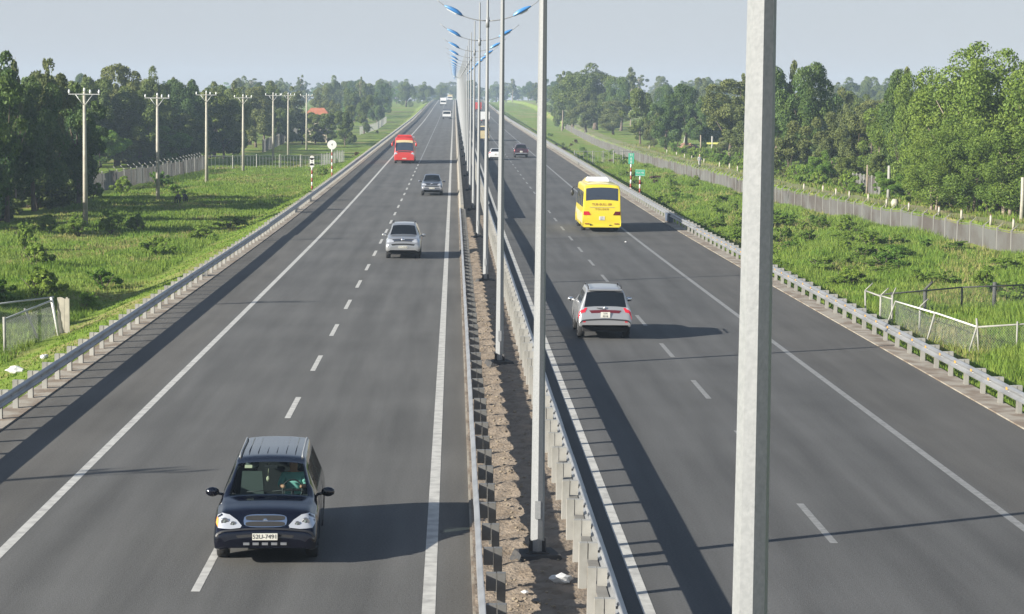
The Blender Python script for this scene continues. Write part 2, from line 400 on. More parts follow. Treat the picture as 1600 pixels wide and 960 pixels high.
ry = np.concatenate([[-50, 20], np.arange(40, 420, 2.5), np.arange(420, 1500, 10)])
zrv = np.vectorize(zr)
road_l = put('left_carriageway', grid_mesh('left_carriageway', np.array([-11.3, -8, -4, 0, .45]), ry, lambda X, Y: np.interp(Y, _YY, _ZZ), M['asphalt_l']), kind='structure')
road_r = put('right_carriageway', grid_mesh('right_carriageway', np.array([2.52, 5, 9, 12, 14.8]), ry, lambda X, Y: np.interp(Y, _YY, _ZZ), M['asphalt_r']), kind='structure')
def line(x, wd, y0, y1, m, name, parent):
    ys = np.unique(np.concatenate([[y0], ry[(ry > y0) & (ry < y1)], [y1]]))
    put(name, grid_mesh(name, np.array([x-wd/2, x+wd/2]), ys, lambda X, Y: np.interp(Y, _YY, _ZZ)+.004, m), parent)
line(-8.2, .20, -50, 1450, M['paint'], 'edge_line', road_l)
line(-.36, .22, -50, 1450, M['paint'], 'edge_line', road_l)
line(3.23, .20, -50, 1450, M['paint'], 'edge_line', road_r)
line(11.27, .19, -50, 1450, M['paint_dim_worn'], 'edge_line', road_r)
line(-4.27, .14, 268, 1450, M['paint_dim_worn'], 'lane_line', road_l)
line(7.1, .14, 330, 1450, M['paint_dim_worn'], 'lane_line', road_r)
def dashes(x, y0, n, m, parent):
    flat = None
    for k in range(n):
        y = y0+10*k
        if y+4 < 60:
            if flat is None:
                b = MB(); b.add([(-.075, 0, 0), (.075, 0, 0), (.075, 4.05, 0), (-.075, 4.05, 0)], [(0, 1, 2, 3)]); flat = b.mesh('lane_dash', m)
            put('lane_dash', flat, parent, (x, y, .004))
        else:
            b = MB(); b.add([(-.075, 0, 0), (.075, 0, 0), (.075, 4.05, zr(y+4.05)-zr(y)), (-.075, 4.05, zr(y+4.05)-zr(y))], [(0, 1, 2, 3)])
            put('lane_dash', b.mesh('lane_dash', m), parent, (x, y, zr(y)+.004))
dashes(-4.3, 5.5, 27, M['paint'], road_l)
dashes(7.25, 9.7, 32, M['paint_dim_worn'], road_r)

# median soil, kerbs, concrete edging under the rails
def median_z(X, Y):
    h = .10+.05*np.sin((Y-.4)*PI)*np.exp(-((X-1.1)/.5)**2)+.05*np.exp(-((X-1.45)/.45)**2)
    h = h+.022*np.sin(X*9.1+Y*5.3)*np.sin(Y*7.7-X*3.1)+.018*np.sin(Y*13.1+X*17)
    return np.interp(Y, _YY, _ZZ)+h+.10*ss(1.0, 2.3, X)
put('median_soil', grid_mesh('median_soil', np.linspace(.40, 2.38, 22), np.concatenate([[-50, 0], np.arange(24, 158, .16), np.arange(158, 1500, 12)]), median_z, M['soil']), kind='structure')
kb = MB(); kys = list(ry)
kb.sweep([(2.38, -.1), (2.58, -.1), (2.57, .27), (2.38, .27)], kys, zr); kb.build('median_kerb', M['kerb'], kind='structure')
kb = MB(); kb.sweep([(.36, -.1), (.5, -.1), (.5, .07), (.36, .07)], kys, zr); kb.build('median_edging', M['edging'], kind='structure')
kb = MB(); kb.sweep([(-11.95, -.4), (-11.25, -.4), (-11.25, .03), (-11.95, .02)], kys, zr); kb.build('left_edging', M['edging'], kind='structure')
kb = MB(); kb.sweep([(14.74, -.4), (15.5, -.4), (15.5, .02), (14.74, .035)], kys, zr); kb.build('right_edging', M['edging'], kind='structure')

# service road on the far right
sv = np.array([1.6, 2.1, 2.8, 3.5, 4.2]); syy = np.arange(60, 1300, 2.5)
SX, SY = np.meshgrid(sv, syy); SX = SX+FXv(SY); SV = np.stack([SX, SY, ter(SX, SY)+.035], -1).reshape(-1, 3)
ii = np.arange(4)[None, :]+np.arange(len(syy)-1)[:, None]*5
put('service_road', mesh_np('service_road', SV, np.stack([ii, ii+1, ii+6, ii+5], -1).reshape(-1, 4), M['dirt_road']), kind='structure')

# ------------------------------------------------------------------ guardrails
def w_profile(sgn):
    """W beam section; sgn points towards the traffic"""
    pts = [(0, -.155), (.012, -.150), (.075, -.115), (.080, -.075), (.018, -.030), (.010, 0), (.018, .030), (.080, .075), (.075, .115), (.012, .150), (0, .155)]
    fr = [(x*sgn, z) for x, z in pts]; bk = [((x-.012)*sgn, z) for x, z in reversed(pts)]
    return fr+bk
def guardrail(xf, sgn, y0, y1, zb, label, reflect=False, pst='post_steel'):
    """xf: plane the beam hangs on; sgn: side of the traffic; zb: height of the ground under the posts"""
    root = thing('guardrail', label, 'guardrail', (xf, y0, zb))
    b = MB(); b.prism([(x, z+.62) for x, z in w_profile(sgn)], 0, 4.16); bm_ = b.fix(b.mesh('beam', M['rail_steel']))
    n = int((y1-y0)/4)
    for k in range(n): put('beam', bm_, root, (.012*(k % 2)*sgn*.4, 4*k, 0))
    pb = MB(); c = -sgn
    for (x, wx, wy, dy) in ((.335, .012, .13, 0), (.27, .13, .012, -.065), (.27, .13, .012, .065)):
        pb.box((c*x, dy, .235), (wx, wy, 1.07))
    pm = pb.fix(pb.mesh('post', M[pst]))
    sb = MB()
    for (x, wx, wy, dy) in ((.185, .010, .12, .0), (.11, .155, .010, -.062), (.11, .155, .010, .062)): sb.box((c*x, dy, .63), (wx, wy, .28))
    sm_ = sb.fix(sb.mesh('spacer_block', M[pst]))
    tb = MB(); tb.box((c*.27, 0, .7705), (.13, .13, .006)); tb.box((c*.11, 0, .768), (.15, .125, .006)); tm = tb.fix(tb.mesh('cap', M[pst]))
    bolt = MB(); bolt.tube([(-.03*sgn, 0, .62), (.045*sgn, 0, .62)], .022, 8)
    bo = bolt.fix(bolt.mesh('bolt', M['rail_steel']))
    rf = MB(); rf.box((.085*sgn, 0, .70), (.03, .10, .07)); rfm = rf.fix(rf.mesh('reflector', M['amber']))
    r_ = random.Random(int(xf*10))
    for k in range(int((y1-y0)/2)):
        p = put('post', pm, root, (r_.uniform(-.012, .012), 2*k+1, r_.uniform(-.02, .012))); p.rotation_euler = (r_.uniform(-.015, .015), r_.uniform(-.012, .012), r_.uniform(-.05, .05))
        put('spacer_block', sm_, p); put('cap', tm, p)
        put('bolt', bo, root, (0, 2*k+1, 0))
        if reflect: put('reflector', rfm, root, (0, 2*k+1, 0))
    return root
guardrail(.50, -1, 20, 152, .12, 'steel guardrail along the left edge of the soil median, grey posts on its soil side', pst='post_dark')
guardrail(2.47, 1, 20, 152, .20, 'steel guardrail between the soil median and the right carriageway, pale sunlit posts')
guardrail(-11.38, 1, 20, 132, .0, 'near steel guardrail beside the left hard shoulder and smooth green bank')
guardrail(15.08, -1, 20, 132, .0, 'steel guardrail with amber reflectors beside the right hard shoulder', True)

# concrete parapets that follow on after the steel rails
def far_ys(a, b): return [a]+[float(y) for y in np.arange(math.ceil(a/12)*12+6, b, 12)]+[b]
def parapet(x, y0, y1, h, wd, label, rail=False):
    root = thing('concrete_barrier', label, 'concrete barrier', (x, y0, zr(y0)))
    yy = far_ys(y0, y1); zf = lambda y: zr(y+y0)-zr(y0)
    b = MB(); b.sweep([(-wd*.8, -.3), (wd*.8, -.3), (wd*.8, .18), (wd*.5, .32), (wd*.42, h), (-wd*.42, h), (-wd*.5, .32), (-wd*.8, .18)], [y-y0 for y in yy], zf)
    b.build('wall', M['concrete'], root)
    if rail:
        b = MB(); b.sweep([(-.10, h+.12), (.10, h+.12), (.11, h+.30), (-.11, h+.30)], [y-y0 for y in yy], zf); b.build('top_rail', M['rail_steel'], root)
        b = MB()
        for k, y in enumerate(np.arange(y0+1, min(y1, 420), 2.0)): b.box((0, y-y0, zf(y-y0)+h+.10), (.1, .12, .24))
        q = b.build('rail_posts', M['post_steel'], root); q['kind'] = 'stuff'
parapet(.62, 152, 1400, .98, .24, 'pale concrete barrier on the left side of the far median')
def far_rail(x, sgn, y0, y1, label, zmid=.62, tall=1.0, zb=0., near=300):
    root = thing('guardrail', label, 'guardrail', (x, y0, zr(y0)+zb)); zf = lambda y: zr(y+y0)-zr(y0); c = -sgn
    b = MB(); b.sweep([(px, zmid+pz*tall) for px, pz in w_profile(sgn)], [y-y0 for y in sorted(set(list(np.arange(y0, 300, 4.)) + far_ys(300, y1)))], zf); b.build('beam', M['rail_steel'], root)
    h = zmid+.155*tall
    pb = MB()
    for (px, wx, wy, dy) in ((.335, .012, .13, 0), (.27, .13, .012, -.065), (.27, .13, .012, .065)): pb.box((c*px, dy, h/2-.1), (wx, wy, h+.2))
    pb.box((c*.27, 0, h+.003), (.13, .13, .006)); pb.box((c*.11, 0, h-.12), (.155, .12, .24)); pm = pb.fix(pb.mesh('post', M['post_steel']))
    y = y0+1; r_ = random.Random(3)
    while y < 330: q = put('post', pm, root, (0, y-y0, zf(y-y0))); q.rotation_euler = (0, r_.uniform(-.02, .02), r_.uniform(-.05, .05)); y += 2
    pb = MB()
    while y < 760: pb.box((c*.2, y-y0, zf(y-y0)+h/2), (.30, .13, h)); y += 2
    q = pb.build('far_posts', M['post_steel'], root); q['kind'] = 'stuff'
far_rail(2.47, 1, 152, 1400, 'tall steel barrier on the right side of the far median', .86, 1.9, .1)
far_rail(-11.38, 1, 132, 1400, 'long far stretch of steel guardrail running past the red coach on the left')
far_rail(15.08, -1, 132, 1400, 'far stretch of pale steel guardrail on the right shoulder beside the yellow bus')
b = MB(); b.box((0, 0, .5), (.30, 2.2, .56)); b.box((.1, 0, .45), (.14, 2.0, .5))
tag(b.build('end_terminal', mat('terminal_blue', (.07, .09, .13), .6), loc=(15.08, 149.2, 0)), 'dark blue grey steel joint box in the right guardrail beside the yellow bus shadow', 'rail joint')

# ------------------------------------------------------------------ lamp posts
def lamp_post():
    root = thing('lamp_post', '', 'lamp post', group='galvanised lamp posts along the median')
    b = MB(); hs = [0, .12, 4, 8, 11.8, 14.1]; rs = [.125, .125, .103, .080, .058, .045]
    b.tube([(0, 0, h) for h in hs], rs, 8, sm=False, twist=.03); b.build('pole', M['galv'], root)
    b = MB(); b.box((0, 0, -.06), (.95, .95, .36), taper=.72, rz=.25); b.build('footing', M['footing'], root)
    b = MB(); b.box((0, 0, .13), (.42, .42, .03))
    for k in range(4):
        t = k*PI/2+PI/4; b.box((.16*math.cos(t), .16*math.sin(t), .24), (.11, .012, .20), rz=t, taper=.75)
    bpv = b.build('base_plate', M['footing'], root)
    b = MB(); b.tube([(0, 0, 11.55), (0, 0, 12.0)], .085, 8); b.build('collar', M['galv'], root)
    b = MB(); b.box((.0, -.125, .9), (.10, .02, .32)); b.build('hatch', M['galv'], root)
    for s in (-1, 1):
        b = MB(); pts = []
        for i in range(13):
            u = i/12; x = .06+2.30*u; z = 11.85+.95*u**2.0+.02*u; pts.append((s*x, 0, z))
        b.tube(pts, [.030-.012*i/12 for i in range(13)], 6); b.build('arm', M['galv'], root)
        b = MB(); L = .92
        prof = [(0, .06, .05), (.10, .12, .10), (.35, .17, .15), (.7, .16, .13), (.92, .10, .07), (1.0, .05, .04)]
        vs = []; n = 10
        for (u, wy, hz) in prof:
            for k in range(n):
                t = 2*PI*k/n; zz = math.sin(t); vs.append((s*(u-.5)*L, wy*math.cos(t), (hz if zz > 0 else hz*.45)*zz))
        fs = [(i*n+k, i*n+(k+1) % n, (i+1)*n+(k+1) % n, (i+1)*n+k) for i in range(len(prof)-1) for k in range(n)]
        fs += [tuple(reversed(range(n))), tuple((len(prof)-1)*n+k for k in range(n))]
        b.add(vs, fs, 0, True)
        l = b.build('luminaire', M['blue'], root, (s*1.56, 0, 12.29)); l.rotation_euler = (0, -s*.50, 0)
        b = MB(); b.box((s*.05, 0, -.075), (.46, .20, .05), taper=1.15); b.build('lens', M['lens'], l)
    return root
L0 = lamp_post()
lamps = [(1.60, 11.2), (1.54, 37.6), (1.47, 66.3), (1.49, 97.6), (1.5, 129.0)]
names = ['big galvanised octagonal lamp post closest to the camera, right of the median',
         'second lamp post, its dark footing beside the litter in the soil median',
         'third lamp post, in the soil median level with the silver car',
         'fourth lamp post, carrying the nearest visible pair of blue lamps',
         'fifth lamp post, near where soil median gives way to concrete barriers']
y = 161.0
while y < 1280: lamps.append((1.5, y)); y += 31.6
for i, (x, y) in enumerate(lamps):
    lb = names[i] if i < 5 else ('sixth', 'seventh', 'eighth', 'ninth', 'tenth')[i-5]+' lamp post from the camera in the median row' if i < 10 else 'distant lamp post with twin blue lamps in the far median row'
    if i == 0: o = L0; o['label'] = lb; o.location = (x, y, zr(y)+.14)
    else: o = copy_tree(L0, (x, y, zr(y)+.14), label=lb)
    o.rotation_euler.z = rng.uniform(-.05, .05)

# ------------------------------------------------------------------ vehicles
VS = [0, .04, .08, .16, .24, .32, .40, .45, .48, .5, .54, .60, .66, .71, .74, .765, .79, .82, .86, .91, .955, 1.0]
class Body:
    """a body skin S(t, v): t runs over the stations from nose to tail, v from the left sill over the roof to the right sill (0..2)"""
    def __init__(s, st, arches=(), crown=.035):
        s.st = np.array(st, float); s.n = len(st); s.ar = arches; s.crown = crown
    def at(s, t):
        t = min(max(t, 0), s.n-1-1e-6); i = int(t); u = t-i; P = s.st
        p1, p2 = P[i], P[i+1]; p0 = P[max(i-1, 0)]; p3 = P[min(i+2, s.n-1)]
        d = p2-p1; m1 = np.where((p1-p0)*d > 0, np.minimum(np.abs(p2-p0)*.5, np.minimum(np.abs(d), np.abs(p1-p0))*1.5)*np.sign(d), 0)
        m2 = np.where((p3-p2)*d > 0, np.minimum(np.abs(p3-p1)*.5, np.minimum(np.abs(d), np.abs(p3-p2))*1.5)*np.sign(d), 0)
        if i == 0: m1 = d
        if i == s.n-2: m2 = d
        h = u*u*(3-2*u); return p1*(1-h)+p2*h+m1*(u**3-2*u*u+u)+m2*(u**3-u*u)
    def S(s, t, v):
        sg = -1
        if v > 1: v = 2-v; sg = 1
        y, zb, zl, zt, ws, wb, wt = s.at(t)
        for (ya, ra, za) in s.ar:
            if abs(y-ya) < ra: zb = max(zb, za+math.sqrt(ra*ra-(y-ya)**2))
        zb = min(zb, zl-.03); h = zl-zb; g = zt-zl
        P = [(0, ws*.93, zb), (.08, ws, zb+.08*h), (.30, ws+.018, zb+.55*h), (.42, (ws+wb)/2+.012, zb+.85*h), (.5, wb, zl),
             (.735, wt+.015+.03*(g < .3), zt-.10*g-.012), (.765, wt-.02, zt-.03*g), (.80, wt*.90, zt), (.9, wt*.5, zt+s.crown*.75), (1, 0, zt+s.crown)]
        for a, b in zip(P, P[1:]):
            if v <= b[0]+1e-9:
                u = (v-a[0])/(b[0]-a[0]); return Vector((sg*(a[1]+(b[1]-a[1])*u), y, a[2]+(b[2]-a[2])*u))
        return Vector((0, y, P[-1][2]))
    def N(s, t, v):
        e = .02; a = s.S(min(t+e, s.n-1), v)-s.S(max(t-e, 0), v); b = s.S(t, min(v+.02, 2))-s.S(t, max(v-.02, 0))
        n = b.cross(a)
        if n.length < 1e-9: n = a.cross(Vector((1, 0, 0)))
        n.normalize(); c = s.S(t, v); q = Vector((0, s.st[s.n//2][0], .9))
        return n if n.dot(c-q) > 0 else -n
    def shell(s, name, m, parent, holes=(), per=7):
        b = MB(); vv = VS+[2-x for x in reversed(VS[:-1])]; ts = [i/per for i in range((s.n-1)*per+1)]
        vs = [s.S(t, v) for t in ts for v in vv]; k = len(vv); fs = []
        for i in range(len(ts)-1):
            tm = (ts[i]+ts[i+1])/2
            for j in range(k-1):
                vm = (vv[j]+vv[j+1])/2
                if any(a < tm < c and d < vm < e for a, c, d, e in holes): continue
                fs.append((i*k+j, i*k+j+1, (i+1)*k+j+1, (i+1)*k+j))
        b.add(vs, fs, 0, True); b.add(vs[:k], [tuple(range(k))], 0); b.add(vs[-k:], [tuple(reversed(range(k)))], 0)
        return b.build(name, m, parent)
    def patch(s, name, m, parent, q, off=.006, nu=8, nv=8, skirt=.012, grp=None):
        """a pane or panel lying on the skin; q = four corners (t, v)"""
        b = MB(); vs = []; lo = []
        for i in range(nu+1):
            for j in range(nv+1):
                u, w_ = i/nu, j/nv
                t = (q[0][0]*(1-u)+q[1][0]*u)*(1-w_)+(q[3][0]*(1-u)+q[2][0]*u)*w_
                v = (q[0][1]*(1-u)+q[1][1]*u)*(1-w_)+(q[3][1]*(1-u)+q[2][1]*u)*w_
                p = s.S(t, v); n = s.N(t, v); vs.append(p+n*off); lo.append(p-n*skirt)
        k = nv+1; fs = [(i*k+j, i*k+j+1, (i+1)*k+j+1, (i+1)*k+j) for i in range(nu) for j in range(nv)]
        ring = [i*k for i in range(nu+1)]+[nu*k+j for j in range(1, k)]+[i*k+nv for i in reversed(range(nu))]+[j for j in reversed(range(1, nv))]
        N = len(vs); b.add(vs+lo, fs, 0, True)
        for a, c in zip(ring, ring[1:]+ring[:1]): b.add([vs[a], vs[c], lo[c], lo[a]], [(0, 1, 2, 3)], 0)
        return b.build(name, m, parent)
    def front(s, tmax):
        L = []
        for i in range(int(tmax*14)+1):
            for j in range(81):
                p = s.S(i/14, j/80); L.append((-p.x, p.z, p.y))
        return np.array(L)
    def decal(s, name, m, parent, outline, off=.012, tmax=4.6, sx=1, skirt=.03):
        """a shaped pane given by its outline seen from the front (x, z), laid on the nose of the body"""
        if not hasattr(s, '_fr'): s._fr = s.front(tmax)
        A = s._fr
        def yat(x, z):
            d = (A[:, 0]-abs(x))**2+(A[:, 1]-z)**2; k = np.argsort(d)[:5]; wgt = 1/(d[k]+1e-5); return float((A[k, 2]*wgt).sum()/wgt.sum())
        P = []
        n = len(outline)
        for i in range(n):
            a, b = Vector(outline[i]), Vector(outline[(i+1) % n])
            for u in (0, .5): P.append(a+(b-a)*u)
        c = sum(P, Vector((0, 0)))/len(P); b = MB(); vs = []; N = len(P); rings = (1, .75, .45, .15)
        for r in rings:
            for q in P: w_ = c+(q-c)*r; vs.append((sx*w_.x, yat(*w_)-off, w_.y))
        fs = [(i*N+k, i*N+(k+1) % N, (i+1)*N+(k+1) % N, (i+1)*N+k) for i in range(3) for k in range(N)]+[tuple(3*N+k for k in range(N))]
        b.add(vs, fs, 0, True); b.add([vs[k] for k in range(N)]+[(vs[k][0], vs[k][1]+off+skirt, vs[k][2]) for k in range(N)], [(k, (k+1) % N, N+(k+1) % N, N+k) for k in range(N)], 0)
        return b.build(name, m, parent)
    def pair(s, name, m, parent, q, **k):
        s.patch(name, m, parent, q, **k); s.patch(name, m, parent, [(t, 2-v) for t, v in q], **k)

_wc = {}
def wheel(parent, x, y, r, wd=.22):
    key = (round(r, 3), wd)
    if key not in _wc:
        b = MB(); prof = [(-wd/2, r*.62), (-wd/2, r*.93), (-wd*.38, r), (wd*.38, r), (wd/2, r*.93), (wd/2, r*.62)]; n = 28; vs = []
        for (xx, rr) in prof:
            for k in range(n): vs.append((xx, rr*math.cos(2*PI*k/n), rr*math.sin(2*PI*k/n)))
        fs = [(i*n+k, i*n+(k+1) % n, (i+1)*n+(k+1) % n, (i+1)*n+k) for i in range(len(prof)-1) for k in range(n)]
        b.add(vs, fs, 0, True); ty = b.fix(b.mesh('wheel', M['tyre']))
        b = MB(); b.tube([(-wd*.4, 0, 0), (wd*.4, 0, 0)], r*.62, 24); rm = MB()
        b.tube([(-wd*.47, 0, 0), (wd*.47, 0, 0)], r*.16, 12)
        for k in range(5):
            t = 2*PI*k/5; b.box((0, r*.36*math.cos(t), r*.36*math.sin(t)), (wd*.92, r*.12, r*.46), rx=t-PI/2)
        _wc[key] = (ty, b.fix(b.mesh('rim', M['rim'])))
    ty, rm = _wc[key]; o = put('wheel', ty, parent, (x, y, r)); put('rim', rm, o); return o
def mirror(parent, x, y, z, m, sz=(.24, .10, .17)):
    sg = 1 if x > 0 else -1; b = MB()
    b.ico((0, 0, 0), (sz[0]/2, sz[1]/2, sz[2]/2)); b.tube([(-sg*sz[0]*.3, .02, -.03), (-sg*(sz[0]*.5+.10), .03, -.06)], .03, 6)
    o = b.build('mirror', m, parent, (x, y, z)); b = MB(); b.ico((0, sz[1]*.36, 0), (sz[0]*.42, .02, sz[2]*.40)); b.build('mirror_glass', M['chrome'], o); return o
def plate(parent, y, z, txt, front=True, wd=.50, ht=.13, rows=None, tilt=0):
    b = MB(); b.box((0, 0, 0), (wd, .014, ht)); o = b.build('number_plate', M['plate'], parent, (0, y, z))
    rows = rows or [txt]; hs = ht*.72/len(rows)
    for i, r_ in enumerate(rows):
        me = text_mesh(r_, hs*1.25, M['ink'], .003); t = put('lettering', me, o, (0, -.009 if front else .009, ht*.5-(i+.5)*ht/len(rows)))
        t.rotation_euler = (PI/2, 0, 0 if front else PI)
    return o
def seams(B, parent, ts, v0=.06, v1=.5, m=None):
    for t in ts: B.pair('door_seam', m or M['trim'], parent, [(t-.012, v0), (t+.012, v0), (t+.012, v1), (t-.012, v1)], off=.002, nu=1, nv=10, skirt=.004)

# --- dark blue people carrier in front
def blue_van(x, y):
    root = thing('people_carrier', 'dark navy blue people carrier driving towards the camera with a driver in a mint shirt', 'people carrier', (x, y, 0))
    st = [(.00, .36, .47, .52, .74, .74, .62), (.02, .33, .57, .63, .86, .84, .72), (.08, .31, .64, .70, .92, .88, .76), (.15, .30, .70, .82, .935, .89, .76), (.32, .28, .84, .99, .945, .90, .76),
          (.72, .25, .95, 1.06, .95, .91, .77), (1.12, .21, 1.0, 1.11, .95, .92, .80), (1.92, .21, 1.03, 1.62, .95, .92, .67), (2.3, .21, 1.03, 1.705, .95, .92, .67), (3.3, .21, 1.03, 1.725, .95, .92, .67),
          (4.42, .23, 1.03, 1.725, .95, .92, .65), (4.70, .26, 1.0, 1.58, .93, .90, .63), (4.86, .3, .9, 1.0, .88, .86, .7), (4.9, .35, .6, .65, .8, .78, .7)]
    ar = [(.93, .37, .33), (3.85, .37, .33)]; B = Body(st, ar)
    B.shell('body', M['navy'], root, holes=[(6.1, 6.96, .79, 1.21)]+[(a+.02, c-.02, v0, v1) for a, c in ((7.05, 7.9), (8.0, 8.85), (8.95, 9.9)) for v0, v1 in ((.54, .70), (1.30, 1.46))], per=12)
    B.patch('windscreen', M['glass_clear'], root, [(6.06, .782), (6.97, .782), (6.97, 1.218), (6.06, 1.218)], off=.004, nu=10, nv=14, skirt=.002)
    b = MB(); b.box((0, 2.6, .35), (1.72, 4.2, .14)); b.build('underbody', M['under'], root)
    for a, c in ((6.9, 7.9), (8.0, 8.85), (8.95, 9.9)):
        B.pair('side_window', M['glass_tint'], root, [(a, .53), (c, .53), (c, .71), (max(a, 7.1) if a < 7 else a, .71)], nu=6, nv=4, skirt=.002)
    B.patch('rear_window', M['glass_dark'], root, [(11.1, .80), (11.9, .80), (11.9, 1.2), (11.1, 1.2)])
    seams(B, root, (6.75, 8.0, 9.0))
    hl = [(.865, .715), (.915, .79), (.895, .90), (.80, .965), (.66, .945), (.52, .86), (.43, .765), (.455, .725), (.64, .705)]
    for sx in (-1, 1):
        o = B.decal('headlight', M['lamp_clear'], root, hl, .018, sx=sx)
        for xx, zz, rr in ((.74, .83, .075), (.59, .79, .055)):
            yy = float(B._fr[np.argmin((B._fr[:, 0]-xx)**2+(B._fr[:, 1]-zz)**2), 2])
            b = MB(); b.tube([(sx*xx, yy-.012, zz), (sx*xx, yy-.026, zz)], [rr, rr*.9], 16); b.build('reflector_bowl', M['chrome'], o)
            b = MB(); b.ico((sx*xx, yy-.026, zz), (rr*.4, .012, rr*.4)); b.build('bulb', M['seat'], o)
    B.decal('indicator', M['orange_lamp'], root, [(.872, .73), (.917, .79), (.90, .88), (.865, .86)], .024, sx=-1)
    def oval(w_, h_, zc, p=2.6, n=18): return [(w_*abs(math.cos(2*PI*k/n))**(2/p)*(1 if math.cos(2*PI*k/n) > 0 else -1), zc+h_*abs(math.sin(2*PI*k/n))**(2/p)*(1 if math.sin(2*PI*k/n) > 0 else -1)) for k in range(n)]
    g = B.decal('grille', M['chrome'], root, oval(.40, .110, .845, 3.6), .016)
    for zc in (.895, .795): B.decal('grille_opening', M['under'], g, oval(.365, .040, zc, 3.6), .026)
    b = MB(); b.ico((0, .155, .845), (.085, .03, .045)); b.build('badge', M['chrome'], g)
    B.patch('bumper_strip', M['trim'], root, [(1.35, .42), (1.75, .42), (1.75, 1.58), (1.35, 1.58)], off=.016, nu=2, nv=30)
    B.patch('lower_intake', M['under'], root, [(.15, .83), (.55, .83), (.55, 1.17), (.15, 1.17)], off=.006, nv=12)
    for i in (-2, -1, 0, 1, 2):
        b = MB(); b.box((.17*i, -.012, .44), (.11, .03, .045)); b.build('intake_louvre', M['rim'], root)
    for sx in (-1, 1):
        b = MB(); b.tube([(0, .05, 0), (0, -.02, 0)], [.062, .058], 16); f = b.build('fog_light', M['lamp_clear'], root, (sx*.70, .05, .46))
    plate(root, -.028, .575, '52U-7491', wd=.46, ht=.125)
    for sx in (-1, 1): mirror(root, sx*1.10, 1.72, 1.10, M['navy'], (.27, .13, .19))
    for wy in (.93, 3.85):
        for sx in (-1, 1): wheel(root, sx*.83, wy, .335, .22)
    b = MB()
    for sx in (-.42, .18): b.tube([(sx, 1.28, 1.175), (sx+.34, 1.33, 1.20), (sx+.62, 1.30, 1.175)] if sx < 0 else [(sx-.12, 1.30, 1.185), (sx+.2, 1.34, 1.205), (sx+.52, 1.31, 1.18)], .010, 5)
    b.build('wiper', M['trim'], root)
    for sx in (-1, 1):
        b = MB(); b.tube([(sx*.60, 2.15, 1.70), (sx*.60, 2.3, 1.75), (sx*.60, 4.2, 1.76), (sx*.60, 4.4, 1.70)], .02, 6); b.build('roof_rail', M['rail_steel'], root)
    for i in range(6):
        b = MB(); b.tube([(-.45+.18*i, 2.42, 1.752), (-.45+.18*i, 4.3, 1.748)], .007, 5); b.build('roof_rib', M['navy'], root)
    # cabin
    b = MB(); b.box((0, 1.75, .93), (1.62, .62, .12)); b.box((0, 1.62, .80), (1.6, .5, .2)); b.build('dashboard', M['cabin'], root)
    b = MB(); b.box((0, 2.9, .55), (1.66, 2.8, .06)); b.box((0, 4.2, .95), (1.3, .05, .9)); b.build('cabin_floor', M['cabin'], root)
    for sx in (-.41, .41):
        b = MB(); b.box((0, 0, .0), (.52, .50, .16), taper=.92)
        so_ = b.build('seat', M['seat'], root, (sx, 2.45, .68))
        b = MB(); b.box((0, .30, .36), (.48, .13, .56), rx=-.22, taper=.80); b.build('backrest', M['seat'], so_)
        b = MB(); b.ico((0, .40, .76), (.14, .06, .10)); b.build('headrest', M['seat'], so_)
    b = MB()
    for sx in (-.55, 0, .55): b.box((sx, 3.35, 1.0), (.46, .14, .62), rx=-.2, taper=.85)
    b.build('rear_bench', M['cabin'], root)
    b = MB(); n = 20
    b.tube([(.19*math.cos(2*PI*k/n), .19*math.sin(2*PI*k/n)*.35, .19*math.sin(2*PI*k/n)) for k in range(n+1)], .017, 6, cap=False)
    b.box((0, .01, 0), (.36, .02, .05)); b.tube([(0, 0, 0), (0, -.2, -.12)], .03, 6); b.build('steering_wheel', M['trim'], root, (.41, 2.02, 1.08))
    p = B.S(6.90, .86); b = MB(); b.box((0, 0, 0), (.14, .012, .075), rx=-.9); b.build('sticker', M['cream'], root, (p.x+.02, p.y+.03, p.z-.05))
    b = MB(); b.ico((0, 0, 0), (.03, .03, .06), jit=.2, seed=4); b.tube([(0, 0, .08), (.02, 0, .3)], .006, 4); b.build('hanging_ornament', M['cream'], root, (-.06, 2.02, 1.30))
    b = MB(); b.box((0, 0, 0), (.24, .04, .07)); b.build('rear_view_mirror', M['trim'], root, (0, 1.95, 1.55))
    # driver, seated
    X = .41
    J = [(X, 2.46, .84, .15), (X, 2.50, 1.02, .155), (X, 2.53, 1.22, .165), (X, 2.52, 1.34, .065), (X, 2.49, 1.43, .085), (X, 2.48, 1.52, .09), (X, 2.48, 1.59, .055),
         (X-.19, 2.50, 1.26, .068), (X-.25, 2.32, 1.10, .052), (X-.17, 2.07, 1.12, .036), (X-.15, 2.02, 1.13, .034),
         (X+.19, 2.50, 1.26, .068), (X+.25, 2.32, 1.10, .052), (X+.17, 2.07, 1.12, .036), (X+.15, 2.02, 1.13, .034),
         (X-.11, 2.15, .80, .085), (X-.12, 1.9, .62, .06), (X+.11, 2.15, .80, .085), (X+.12, 1.9, .62, .06)]
    E_ = [(0, 1), (1, 2), (2, 3), (3, 4), (4, 5), (5, 6), (2, 7), (7, 8), (8, 9), (9, 10), (2, 11), (11, 12), (12, 13), (13, 14), (0, 15), (15, 16), (0, 17), (17, 18)]
    def pk(c):
        if c.z > 1.325: return 0
        if c.y < 2.2 and c.z > 1.0: return 0
        return 1 if c.z > .86 else 2
    per = put('person', skin_mesh('person', [(j[0]-X, j[1]-2.46, j[2]-.76, j[3]) for j in J], E_, [M['skin'], M['mint'], M['dark_cloth']], 2, lambda c: pk(Vector((c.x+X, c.y+2.46, c.z+.76)))),
              None, (x+X*.965-.028*2.37, y+2.46*.965, .73), .028, label='driver in a mint green shirt holding the steering wheel of the navy people carrier', cat='person')
